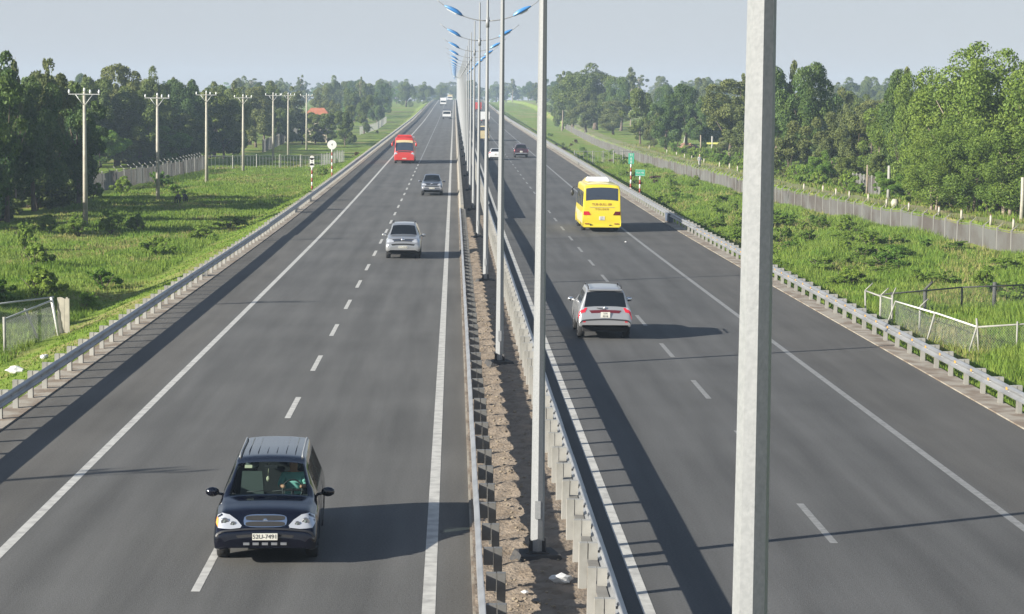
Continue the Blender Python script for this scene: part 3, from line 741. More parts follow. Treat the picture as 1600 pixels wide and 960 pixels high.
    b = MB(); b.ico((0, .04, .82), (.098, .105, .075)); b.ico((0, .09, .76), (.09, .07, .10)); b.build('hair', M['hair'], per)
    return root
van = blue_van(-3.30, 37.45); van.scale = (.965, .965, .955); van.rotation_euler.z = .028

# --- sport utility vehicles and pick-up built on one set of stations
def suv(name, label, cat, x, y, away, paint, lower=None, pickup=False, rows=None, txt=None, z=0., grille_bar=True, tail=None, sedan=False, rails=True):
    if sedan:
        st = [(.0, .28, .42, .48, .66, .64, .56), (.05, .24, .56, .62, .80, .78, .68), (.18, .22, .64, .74, .86, .83, .70), (.5, .22, .74, .84, .87, .84, .72), (1.15, .22, .86, .95, .87, .85, .74),
              (1.95, .22, .90, 1.36, .87, .84, .56), (2.5, .22, .91, 1.44, .87, .84, .55), (3.2, .22, .92, 1.40, .87, .84, .54), (3.95, .24, .93, 1.02, .87, .83, .68), (4.25, .26, .90, .99, .86, .82, .70), (4.4, .3, .74, .80, .82, .78, .68), (4.45, .36, .56, .6, .76, .72, .64)]
        wh, r, L = (.85, 3.45), .30, 4.45; ws_ = (4, 5); sw = [(4.85, 6.2), (6.3, 7.3)]; rw = (7.08, 7.95); tl = [(8.6, .40), (9.6, .40), (9.7, .78), (8.8, .78)]; pz, py = .72, L-.02
    else:
        st = [(.0, .50, .64, .68, .70, .68, .58), (.03, .44, .74, .82, .82, .80, .70), (.10, .42, .82, .88, .89, .85, .72), (.20, .42, .90, 1.02, .915, .87, .72), (.42, .42, 1.0, 1.12, .92, .88, .74),
              (.85, .42, 1.06, 1.18, .92, .89, .76), (1.32, .42, 1.10, 1.22, .92, .89, .77), (2.02, .42, 1.13, 1.70, .92, .88, .63), (2.45, .42, 1.14, 1.79, .92, .88, .63)]
        if pickup:
            st += [(3.05, .42, 1.14, 1.76, .92, .88, .62), (3.30, .42, 1.13, 1.70, .92, .88, .62), (3.42, .42, 1.12, 1.20, .92, .88, .80), (3.6, .42, 1.12, 1.17, .92, .89, .86), (4.9, .45, 1.12, 1.16, .92, .89, .86), (5.0, .5, .95, 1.0, .91, .88, .82), (5.03, .55, .74, .80, .88, .85, .80)]
            wh, r, L = (.95, 3.95), .38, 5.03; ws_ = (6, 7); sw = [(6.9, 8.0), (8.1, 9.6)]; rw = (10.15, 10.9); tl = [(13.1, .36), (14.3, .36), (14.3, .66), (13.1, .66)]; pz, py = .80, L+.01
        else:
            st += [(3.5, .42, 1.15, 1.79, .92, .88, .63), (4.12, .44, 1.15, 1.75, .92, .88, .65), (4.30, .46, 1.14, 1.68, .92, .88, .68), (4.54, .47, 1.06, 1.14, .92, .875, .78), (4.62, .47, .90, .97, .915, .87, .79), (4.67, .48, .72, .78, .90, .85, .78), (4.69, .54, .64, .68, .86, .82, .74)]
            wh, r, L = (.92, 3.68), .38, 4.69; ws_ = (6, 7); sw = [(6.9, 8.0), (8.1, 9.0), (9.1, 9.85)]; rw = (11.08, 11.94); tl = [(12.0, .34), (13.1, .34), (12.95, .80), (12.05, .82)]; pz, py = .90, 4.655
    loc = (x, y+L, z) if away else (x, y, z)
    root = thing(name, label, cat, loc, PI if away else 0)
    B = Body(st, [(wy, r+.045, r) for wy in wh]); B.shell('body', paint, root, per=8)
    b = MB(); b.box((0, L/2, r*.95), (1.55, L-.6, .16)); b.build('underbody', M['under'], root)
    if lower: B.patch('lower_bumper', lower, root, [(.02, .30), (1.1, .30), (1.1, 1.70), (.02, 1.70)], off=.008, nu=3, nv=24)
    B.patch('windscreen', M['glass_dark'], root, [(ws_[0]+.08, .79), (ws_[1]-.05, .79), (ws_[1]-.05, 1.21), (ws_[0]+.08, 1.21)], nv=14)
    for i, (a, c) in enumerate(sw): B.pair('side_window', M['glass_dark'], root, [(a, .54), (c, .54), (c, .70), (a+(.25 if i == 0 else 0), .70)], nu=6, nv=4)
    B.patch('rear_window', M['glass_dark'], root, [(rw[0], .785), (rw[1], .775), (rw[1], 1.225), (rw[0], 1.215)], nv=14)
    seams(B, root, (6.75, 8.05, 9.05) if not sedan else (4.9, 6.25))
    zl = 0 if not sedan else -.22
    for sx in (-1, 1): B.decal('headlight', M['lamp_clear'], root, [(.84, .90+zl), (.895, .97+zl), (.88, 1.04+zl), (.78, 1.08+zl), (.62, 1.06+zl), (.50, 1.0+zl), (.47, .93+zl), (.60, .89+zl)], .018, sx=sx)
    g = B.patch('grille', M['trim'], root, [(2.35, .84), (3.2, .83), (3.2, 1.17), (2.35, 1.16)], off=.012, nv=12)
    if grille_bar:
        p = B.S(2.8, 1)+B.N(2.8, 1)*.03; b = MB(); b.ico(p, (.11, .03, .07)); b.build('badge', M['chrome'], g)
        B.patch('grille_bar', M['chrome'], g, [(2.68, .845), (2.82, .845), (2.82, 1.155), (2.68, 1.155)], off=.02, nu=1, nv=12)
    B.patch('lower_intake', M['under'], root, [(.35, .80), (.95, .80), (.95, 1.20), (.35, 1.20)], off=.010, nv=12)
    for sx in (-1, 1):
        b = MB(); b.tube([(0, .05, 0), (0, -.02, 0)], .06, 12); b.build('fog_light', M['lamp_clear'], root, (sx*.66, .03, .60 if not sedan else .42))
        mirror(root, sx*1.06, 1.75 if not sedan else 1.6, 1.20 if not sedan else .98, paint)
        for wy in wh: wheel(root, sx*.80, wy, r, .24)
        if rails and not sedan and not pickup:
            b = MB(); b.tube([(sx*.58, 2.5, 1.80), (sx*.58, 2.6, 1.87), (sx*.58, 4.05, 1.86), (sx*.58, 4.15, 1.78)], .022, 6); b.build('roof_rail', M['trim'], root)
    tm = tail or M['tail_red']
    B.pair('tail_light', tm, root, tl, off=.014)
    if not sedan and not pickup:
        q = [(t, v) for t, v in ((12.0, .50), (12.30, .46), (12.32, .76), (12.02, .79))]
        B.pair('tail_light_clear', M['lamp_clear'], root, q, off=.022)
        B.patch('tail_garnish', M['tail_dark'], root, [(12.62, .845), (13.2, .87), (13.2, 1.13), (12.62, 1.155)], off=.012, nv=10)
        p = B.S(12.25, 1)+B.N(12.25, 1)*.02; b = MB(); b.ico(p, (.06, .03, .05)); b.build('badge', M['chrome'], root)
        B.patch('rear_bumper_step', M['trim'], root, [(14.4, .3), (14.98, .3), (14.98, 1.7), (14.4, 1.7)], off=.01, nu=2, nv=20)
        b = MB(); b.tube([(.05, 4.62, 1.10), (.30, 4.60, 1.135)], .012, 5); b.build('wiper', M['trim'], root)
        b = MB(); b.box((0, 4.27, 1.745), (1.2, .16, .035)); b.build('roof_spoiler', paint, root)
        for sx in (-1, 1):
            b = MB(); b.box((sx*.74, 4.685, .66), (.10, .02, .05)); b.build('bumper_reflector', M['tail_red'], root)
    if pickup:
        b = MB(); b.box((0, 4.25, 1.19), (1.5, 1.35, .03)); b.build('bed_cover', M['under'], root)
        b = MB(); b.box((0, 5.08, .58), (1.7, .12, .14)); b.build('rear_bumper', M['chrome'], root)
        b = MB(); b.ico((0, 5.04, .98), (.09, .02, .06)); b.build('badge', M['chrome'], root)
    if rows or txt:
        if away: plate(root, py+.035, pz, txt, False, .33, .20, rows)
        else: plate(root, -.02 if not pickup else -.02, .66, txt, True, .47, .12)
    return root
suv('sport_utility_vehicle', 'silver sport utility vehicle coming towards the camera on the left carriageway', 'car', -2.66, 113.2, False, M['silver2'], txt='51N-2630', rails=True)
suv('sport_utility_vehicle', 'silver sport utility vehicle with red tail lamps driving away on the right carriageway', 'car', 5.36, 74.6, True, M['silver'], rows=['51A', '0218'])
suv('pickup_truck', 'dark charcoal pick-up truck with a silver front coming on behind the silver car', 'car', -1.87, 184.6, False, M['charcoal'], lower=M['silver'], pickup=True, txt='51C-1042', z=zr(185))
suv('pickup_truck', 'dark maroon pick-up truck driving away far along the right carriageway', 'car', 9.06, 288, True, M['maroon'], pickup=True, rows=['60C', '1185'], z=zr(290))
suv('white_car', 'white saloon car driving away behind the lamp posts on the right carriageway', 'car', 5.41, 278, True, M['white_car'], sedan=True, rows=['51F', '7720'], z=zr(281))

# --- buses
def bus(label, x, y, away, L, paint, H=3.15, kind='yellow', z=0., name='bus', W=1.25):
    k = H/3.15; f = W/1.25
    st = [(.0, .42, .62, .70, 1.10, 1.08, 1.0), (.02, .38, .95, 1.12, 1.20, 1.17, 1.06), (.08, .36, 1.25, 1.45, 1.22, 1.19, 1.08), (.42, .36, 1.40, 2.50, 1.24, 1.20, 1.06), (.85, .36, 1.48, 2.98, 1.25, 1.23, 1.10), (1.6, .36, 1.5, 3.12, 1.25, 1.235, 1.12),
          (L*.5, .36, 1.5, 3.13, 1.25, 1.235, 1.13), (L-.9, .36, 1.5, 3.12, 1.25, 1.235, 1.13), (L-.18, .38, 1.5, 3.06, 1.25, 1.23, 1.14), (L-.08, .40, 1.5, 2.90, 1.245, 1.225, 1.15), (L-.03, .42, 1.45, 2.10, 1.24, 1.22, 1.16), (L, .42, .95, 1.10, 1.23, 1.20, 1.13), (L-.02, .42, .56, .60, 1.20, 1.18, 1.12)]
    st = [(a, b_, c*k, d*k, e*f, g*f, h*f) for a, b_, c, d, e, g, h in st]
    root = thing(name, label, 'bus', (x, y+L, z) if away else (x, y, z), PI if away else 0)
    wy_ = (1.55, L-2.2); r = .46
    B = Body(st, [(w_, r+.07, r) for w_ in wy_], crown=.07); B.shell('body', paint, root, per=7)
    b = MB(); b.box((0, L/2, .45), (2.1*f, L-.8, .24)); b.build('underbody', M['under'], root)
    for w_ in wy_:
        for sx in (-1, 1): wheel(root, sx*1.08*f, w_, r, .28)
    n = 6
    for i in range(n):
        a = 4.5+i*(7.6-4.5)/n; B.pair('side_window', M['glass_bus'], root, [(a+.03, .53), (a+(7.6-4.5)/n-.03, .53), (a+(7.6-4.5)/n-.03, .69), (a+.03, .69)], nu=3, nv=3)
    B.patch('windscreen', M['glass_bus'] if kind == 'red' else M['glass_dark'], root, [(2.05, .755), (3.05, .755), (3.05, 1.245), (2.05, 1.245)], nv=16)
    B.patch('rear_window', M['glass_bus'], root, [(9.02, .80), (10.0, .80), (10.0, 1.20), (9.02, 1.20)], nv=16)
    B.pair('headlight', M['lamp_clear'], root, [(1.0, .47), (1.75, .47), (1.75, .80), (1.0, .84)], off=.015)
    for sx in (-1, 1):
        yv = L-.005
        b = MB(); zt = 1.30*k
        pts = [(sx*1.20*f, zt-.12), (sx*.72*f, zt-.12), (sx*.86*f, zt+.12), (sx*1.20*f, zt+.12)]
        b.prism(pts, yv-.08, yv+.025); b.build('tail_light', M['tail_red'] if sx > 0 else M['tail_dark'], root)
        b = MB(); b.box((sx*.95*f, yv+.01, .62*k), (.28, .04, .06)); b.build('rear_fog_lamp', M['ink_red'], root)
        b = MB(); b.box((sx*.95*f, L-.14, 2.96*k), (.10, .08, .06)); b.build('marker_lamp', M['orange_lamp'], root)
    b = MB(); b.box((0, L+.0, .44), (2.3*f, .10, .10)); b.build('rear_bumper', paint, root)
    b = MB(); b.box((-.55*f, L+.02, .52), (.14, .06, .06)); b.box((.72*f, L+.01, .54), (.10, .06, .12)); b.build('exhaust', M['under'], root)
    if kind == 'yellow':
        o = plate(root, L+.01, .98*k, '', False, .36, .24, ['53N', '2845'])
        for txt, sz, zz in (('TUB-BULL-BR', .22, 1.86), ('T O L D E R', .17, 1.55)):
            t = put('lettering', text_mesh(txt, sz, M['ink_red'], .004), root, (0, L-.012+.02*(zz < 1.7), zz*k)); t.rotation_euler = (PI/2, 0, PI)
        b = MB(); b.box((0, 0, 0), (1.62, .012, .03)); b.build('trim_strip', M['beige'], root, (0, L+.006, 1.68*k))
        b = MB(); b.box((0, L*.42, H+.19), (1.45, 2.3, .26), taper=.86); b.build('air_conditioner', M['white_paint'], root)
        b = MB(); b.box((0, .95, H+.02), (1.9, .9, .30), taper=.7, rx=.12); b.build('roof_fairing', M['beige'], root)
        B.pair('side_panel', M['beige'], root, [(4.4, .16), (8.2, .16), (8.2, .42), (4.4, .42)], nu=10, nv=3)
    if kind == 'red':
        B.patch('sun_visor', M['beige'], root, [(2.92, .77), (3.32, .77), (3.32, 1.23), (2.92, 1.23)], off=.02, nu=2, nv=12)
        b = MB(); b.box((0, 2.1, H+.13), (1.9, 2.0, .22), taper=.8); b.build('roof_fairing', M['red_car'], root)
        B.patch('grille', M['trim'], root, [(1.55, .84), (1.92, .84), (1.92, 1.16), (1.55, 1.16)], off=.012, nv=10)
        plate(root, -.02, .62, '53N-4417', True, .5, .13)
        for sx in (-.45, .45):
            b = MB(); b.tube([(sx-.3, .10, 1.50*k), (sx+.35, .24, 1.85*k)], .015, 5); b.build('wiper', M['trim'], root)
    for sx in (-1, 1):
        b = MB(); b.ico((0, 0, 0), (.13, .11, .24)); b.tube([(0, 0, .22), (-sx*.12, .10, .40), (-sx*.30, .30, .42)], .035, 6)
        b.build('mirror', paint if kind == 'red' else M['trim'], root, (sx*1.46*f, .05, 2.25*k if kind == 'red' else 2.3*k))
    return root
bus('bright yellow bus seen from behind with a white air conditioner on its roof', 9.60, 138.0, True, 8.6, M['yellow'])
bus('red coach coming towards the camera far along the left carriageway', -6.05, 262, False, 11, M['red_car'], 3.25, 'red', z=zr(263), name='coach')
bus('cream minibus with a teal rear window, half hidden between two lamp posts', 5.2, 378, True, 6.4, M['beige'], 2.55, 'small', z=zr(380), name='minibus', W=1.02)

# --- far trucks
def truck(label, x, y, away, cab, box, z, W=2.3, H=3.0, L=7.5):
    root = thing('truck', label, 'truck', (x, y+L, z) if away else (x, y, z), PI if away else 0)
    b = MB(); b.prism([(-W/2, .75), (W/2, .75), (W/2, 1.7), (W/2-.1, 2.35), (-W/2+.1, 2.35), (-W/2, 1.7)], 0, 1.7); b.build('cab', cab, root)
    b = MB(); b.prism([(-W/2+.12, 1.45), (W/2-.12, 1.45), (W/2-.2, 2.15), (-W/2+.2, 2.15)], -.02, .0); b.build('windscreen', M['glass_dark'], root)
    b = MB(); b.box((0, 1.9+(L-1.9)/2, 1.0+(H-1.0)/2), (W, L-1.95, H-1.0)); b.build('cargo_box', box, root)
    b = MB(); b.box((0, L/2, .72), (.9, L-.4, .22)); b.box((0, L-.05, .55), (W-.2, .1, .2)); b.box((0, -.03, .6), (W-.05, .14, .3)); b.build('chassis', M['under'], root)
    for sx in (-1, 1):
        for wy in (1.0, L-1.6): wheel(root, sx*(W/2-.18), wy, .45, .26)
        b = MB(); b.box((sx*(W/2-.35), -.10, .78), (.3, .02, .18)); b.build('headlight', M['lamp_clear'], root)
        b = MB(); b.box((sx*(W/2-.25), L+.0, .75), (.25, .03, .12)); b.build('tail_light', M['tail_red'], root)
        b = MB(); b.box((sx*(W/2+.18), .1, 1.85), (.16, .08, .4)); b.build('mirror', M['trim'], root)
    return root
truck('truck with a white cargo box driving away behind the cream minibus', 8.1, 560, True, M['white_car'], M['white_car'], zr(563))
truck('far red truck at the top of the right carriageway between lamp posts', 8.6, 765, True, M['red_car'], M['red_car'], zr(768), H=3.3)
truck('dark grey truck with a white left front coming over the rise on the left carriageway', -2.1, 618, False, M['white_car'], M['charcoal'], zr(620), W=2.4, H=2.9)
truck('white truck coming over the rise on the far left carriageway', -4.6, 905, False, M['white_car'], M['white_car'], zr(907), W=2.5, H=3.4)
truck('farthest pale truck at the crest of the left carriageway', -2.2, 1130, False, M['white_car'], M['beige'], zr(1132), W=2.5, H=3.4)

# ------------------------------------------------------------------ trees and plants
def crown_mesh(name, seed, c, R, ncl, nleaf, leaf, m, rc=(.22, .36), flat=.0, zmin=-.75, inner=.5, lobes=None):
    g = np.random.default_rng(seed); R = np.array(R)
    nl = 6 if lobes is None else lobes
    lc = g.normal(size=(nl, 3)); lc /= np.linalg.norm(lc, axis=1)[:, None]; lc[:, 2] = np.linspace(max(zmin, -.8), .95, nl)+g.uniform(-.12, .12, nl)
    lc[:, :2] *= (.62*np.sqrt(np.clip(1-lc[:, 2]**2*.8, .05, 1))/np.maximum(np.linalg.norm(lc[:, :2], axis=1), .2))[:, None]*g.uniform(.55, 1.1, nl)[:, None]
    lr = g.uniform(.40, .62, nl)
    j = g.integers(0, nl, ncl); d = g.normal(size=(ncl, 3)); d /= np.linalg.norm(d, axis=1)[:, None]
    C = (lc[j]*.62+d*lr[j][:, None]*g.uniform(inner, 1, ncl)[:, None])*R+np.array(c); rad_ = g.uniform(rc[0]*.55, rc[1], ncl)*R.min()*.62
    k = g.choice(len(C), nleaf, p=rad_**2/np.sum(rad_**2))
    dd = g.normal(size=(nleaf, 3)); dd += .55*d[k]; dd[:, 2] += .25; dd /= np.linalg.norm(dd, axis=1)[:, None]
    P = C[k]+dd*(rad_[k]*g.uniform(.55, 1.12, nleaf)**.7)[:, None]
    n = dd+.75*g.normal(size=(nleaf, 3)); n /= np.linalg.norm(n, axis=1)[:, None]
    a = np.cross(n, g.normal(size=(nleaf, 3))); a /= np.linalg.norm(a, axis=1)[:, None]; b = np.cross(n, a)
    s = leaf*g.uniform(.6, 1.3, nleaf)[:, None]
    V = np.stack([P-a*s, P-b*s*.55, P+a*s, P+b*s*.55], 1).reshape(-1, 3)
    return mesh_np(name, V, np.arange(len(V)).reshape(-1, 4), m)
def trunk_mesh(name, seed, h, r, m, limbs=6, reach=(2.4, 3.0), lean=.2, stems=1):
    q = random.Random(seed); b = MB()
    for s_ in range(stems):
        bx, by = (0, 0) if stems == 1 else (q.uniform(-.5, .5), q.uniform(-.5, .5)); tx, ty = q.uniform(-lean, lean)*h*.3+bx*2, q.uniform(-lean, lean)*h*.3+by*2
        pts = [(bx+(tx-bx)*u+q.uniform(-.05, .05), by+(ty-by)*u+q.uniform(-.05, .05), h*u-.15*(u == 0)) for u in (0, .1, .35, .65, 1)]
        b.tube(pts, [r*1.5, r*1.1, r*.9, r*.7, r*.35], 8)
        for i in range(limbs):
            u = q.uniform(.35, .95); z0 = h*u; t = q.uniform(0, 2*PI); L = q.uniform(.5, 1)*reach[0]; up = q.uniform(.4, 1)*reach[1]
            x0, y0 = bx+(tx-bx)*u, by+(ty-by)*u
            b.tube([(x0, y0, z0), (x0+L*.5*math.cos(t), y0+L*.5*math.sin(t), z0+up*.4), (x0+L*math.cos(t), y0+L*math.sin(t), z0+up)], [r*.42, r*.3, r*.12], 5)
    return b.fix(b.mesh(name, m))
KIND = {}
def kind(key, crowns, trunks, w0): KIND[key] = (crowns, trunks, w0)
T_ = lambda s, h, r, m, **k: trunk_mesh('trunk', s, h, r, M[m], **k)
kind('broad', [crown_mesh('crown', s, (0, 0, 5.5), (4.6, 4.6, 4.5), 60, 26000, .125, M[m], rc=(.28, .46), inner=.6, lobes=10) for s, m in ((1, 'leaf_mid'), (2, 'leaf_dark'), (3, 'leaf_mid'))], [T_(1, 5.5, .28, 'bark'), T_(2, 5.5, .26, 'bark')], 9.6)
kind('tall', [crown_mesh('crown', s, (0, 0, 5.5), (3.4, 3.4, 4.6), 54, 24000, .105, M[m], rc=(.24, .44), inner=.5, zmin=-.95) for s, m in ((11, 'leaf_light'), (12, 'leaf_mid'), (13, 'leaf_light'))], [T_(3, 6.2, .17, 'bark_pale', reach=(1.6, 2.6)), T_(4, 6.0, .15, 'bark_pale', stems=2, limbs=4, reach=(1.3, 2.4))], 7.0)
kind('dark', [crown_mesh('crown', s, (0, 0, 5.3), (3.9, 3.9, 4.7), 44, 22000, .128, M[m], rc=(.26, .46), inner=.5, zmin=-.9) for s, m in ((21, 'leaf_dark'), (22, 'leaf_mid'))], [T_(5, 6, .2, 'bark')], 8.0)
kind('slim', [crown_mesh('crown', s, (0, 0, 6.4), (1.9, 1.9, 3.5), 26, 3000, .16, M['leaf_olive'], rc=(.22, .42), inner=.2) for s in (31, 32)], [T_(6, 8.6, .13, 'bark_pale', reach=(1.1, 1.8))], 4.2)
kind('olive', [crown_mesh('crown', s, (0, 0, 5.3), (3.6, 3.6, 4.5), 40, 17000, .122, M['leaf_olive'], rc=(.24, .44), inner=.5) for s in (41, 42)], [T_(7, 6, .18, 'bark')], 7.2)
kind('low', [crown_mesh('crown', s, (0, 0, 4.8), (4.2, 4.2, 4.9), 46, 14000, .16, M[m], rc=(.24, .38), zmin=-.95) for s, m in ((51, 'leaf_mid'), (52, 'leaf_olive'), (53, 'leaf_bright'))], [T_(8, 4, .16, 'bark', limbs=5)], 8.8)
kind('acacia', [crown_mesh('crown', s, (0, 0, 5.5), (4.4, 4.4, 4.7), 100, 36000, .105, M[m], rc=(.26, .46), inner=.6, zmin=-.95, lobes=12) for s, m in ((91, 'leaf_light'), (92, 'leaf_light'))], [T_(13, 6.0, .16, 'bark_pale', stems=2, limbs=5, reach=(1.8, 2.4))], 9.0)
def tree(k, x, y, h, wd, label, group=None, var=None, rz=None):
    cr, tr, w0 = KIND[k]; v = rng.randrange(len(cr)) if var is None else var
    root = thing('tree', label, 'tree', (x, y, terf(x, y)-.05), rng.uniform(0, 6.28) if rz is None else rz, group)
    s = h/10.; root.scale = (wd/w0, wd/w0*rng.uniform(.9, 1.1), s)
    put('trunk', tr[v % len(tr)], root); put('crown', cr[v], root); return root
_ct = {}
def crown_top(k, v):
    if (k, v) not in _ct:
        me = KIND[k][0][v]; a = np.empty(len(me.vertices)*3, np.float32); me.vertices.foreach_get('co', a); _ct[(k, v)] = float(np.percentile(a[2::3], 99.6))
    return _ct[(k, v)]
def yh(px): return 163.9+(px-709.6)*.0094
def htree(px, Y, top, wpx, k, label, group=None, var=None):
    """a tree at distance Y whose measured bearing, top and spread in the survey of the photograph are px, top, wpx"""
    x = (px-709.6)/3341*Y; zt = 8.2+(yh(px)-top)/3341*Y; g = terf(x, Y)
    var = rng.randrange(len(KIND[k][0])) if var is None else var
    return tree(k, x, Y, (zt-g)*10/crown_top(k, var), wpx*1.25/3341*Y, label, group, var)
# left wood, front row
for a in [(-28, 150, 84, 150, 'dark', 'dark tree at the extreme left edge of the photo beyond the grass', 0),
          (16, 164, 86, 120, 'dark', 'tall dark tree at the upper left corner left of the first utility pole', 0),
          (58, 182, 124, 100, 'broad', 'lower dark tree in the dip left of the first utility pole', 1),
          (90, 186, 97, 96, 'olive', 'olive green double topped tree just left of the first utility pole', 0),
          (128, 194, 134, 90, 'dark', 'dark tree directly behind the crossarm of the first utility pole', 0),
          (162, 296, 124, 84, 'low', 'rounded green tree right of the first utility pole', 0),
          (190, 305, 104, 84, 'olive', 'peaked olive tree midway between the first and second utility poles', 1),
          (239, 318, 108, 62, 'broad', 'small round topped tree rising behind the second utility pole', 0),
          (222, 300, 138, 90, 'dark', 'dark wide tree left of the second utility pole foot', 1),
          (280, 330, 127, 74, 'broad', 'green tree between the second and third utility poles', 1),
          (306, 340, 127, 64, 'dark', 'dark tree just left of the third utility pole', 0),
          (338, 352, 131, 70, 'olive', 'olive tree just right of the third utility pole', 0),
          (352, 345, 150, 80, 'low', 'low bushy tree between the third and fourth utility poles', 0),
          (402, 420, 137, 60, 'olive', 'grey green tree between the fourth and fifth utility poles', 1),
          (436, 455, 137, 56, 'dark', 'dark tree between the fifth and sixth utility poles', 1),
          (366, 372, 140, 60, 'broad', 'rounded tree behind the fourth utility pole', 2)]:
    htree(a[0], a[1], a[2], a[3], a[4], a[5], 'front trees of the left wood', a[6])
for px, Y, top, wp, k, l in [(78, 200, 94, 30, 'slim', 'thin sparse tree peeping over the wood left of the first utility pole'), (196, 312, 101, 26, 'slim', 'thin pointed tree top left of the second utility pole'), (30, 178, 96, 34, 'slim', 'thin tree beside the tall tree at the upper left corner'), (276, 336, 122, 22, 'slim', 'thin tree top between second and third utility poles'),
                           (368, 385, 127, 24, 'slim', 'thin tree top just left of the fourth utility pole'), (428, 470, 128, 22, 'slim', 'thin tree top just right of the fifth utility pole'), (140, 300, 118, 30, 'slim', 'thin tree top right of the first utility pole'), (878, 620, 112, 22, 'slim', 'thin tree at the left edge of the big domed clump'), (985, 600, 108, 24, 'slim', 'leaning thin tree right of the big domed clump'), (1238, 262, 96, 30, 'slim', 'thin tree top right of the nearest lamp post'), (1416, 214, 106, 30, 'slim', 'thin tree top left of the tall acacias'), (1160, 310, 116, 34, 'slim', 'thin tree top left of the nearest lamp post')]: htree(px, Y, top, wp, k, l)
# left wood, behind and beyond the frame
for i, (px, Y, top, wp) in enumerate([(-10, 178, 104, 110), (38, 190, 130, 100), (74, 198, 118, 90), (108, 300, 126, 80), (142, 310, 132, 80), (175, 330, 122, 76), (206, 322, 128, 76), (255, 345, 132, 66), (225, 335, 126, 60), (292, 360, 132, 66), (320, 372, 134, 60),
                               (345, 392, 135, 60), (384, 420, 137, 60), (415, 450, 136, 54), (455, 500, 137, 54), (300, 385, 131, 54), (20, 200, 126, 90), (160, 345, 126, 70), (85, 310, 122, 70), (240, 370, 128, 60), (185, 300, 170, 90), (250, 312, 175, 80), (300, 330, 180, 70), (330, 345, 178, 60), (140, 296, 165, 90), (270, 322, 160, 80), (205, 298, 188, 80), (232, 304, 192, 70), (262, 310, 196, 70), (160, 294, 196, 80), (300, 318, 196, 60)]):
    htree(px, Y, top, wp, rng.choice(['dark', 'broad', 'olive', 'low']), 'tree half hidden in the second rank of the left wood', 'second rank of the left wood')
for (x, y, h) in [(-38, 88, 13.5), (-40, 81.5, 12.5), (-36.5, 94, 11.5), (-57, 84, 13.5), (-52, 76, 12.5), (-60, 100, 12), (-49, 163, 9), (-56, 160, 10), (-47, 176, 8), (-58, 176, 9), (-50, 188, 8), (-60, 196, 8.5), (-46, 200, 7.5), (-53, 210, 8), (-64, 168, 10), (-62, 215, 8.5), (-47, 222, 8), (-66, 92, 12)]:
    tree(rng.choice(['dark', 'broad', 'dark']), x, y, h, rng.uniform(8.5, 11), 'tree deep inside the shaded left wood', 'deep trees of the left wood')
for i in range(12):
    Y = (156, 163, 170, 177, 184, 191, 198, 302, 318, 336, 355, 378)[i]+rng.uniform(-2, 2); tree('low', rng.uniform(-38.5, -35.5)-(Y > 250)*4, Y, rng.uniform(4.5, 6.5), rng.uniform(7, 9.5), 'low bushy tree filling the foot of the left wood', 'low trees at the foot of the left wood', 0)
for px, Y, top, wp in [(474, 455, 176, 50), (494, 452, 178, 50), (514, 448, 177, 50), (540, 440, 174, 46), (452, 445, 170, 46)]: htree(px, Y, top, wp, 'low', 'low tree in front of the red tiled house', 'low trees in front of the house', 0)
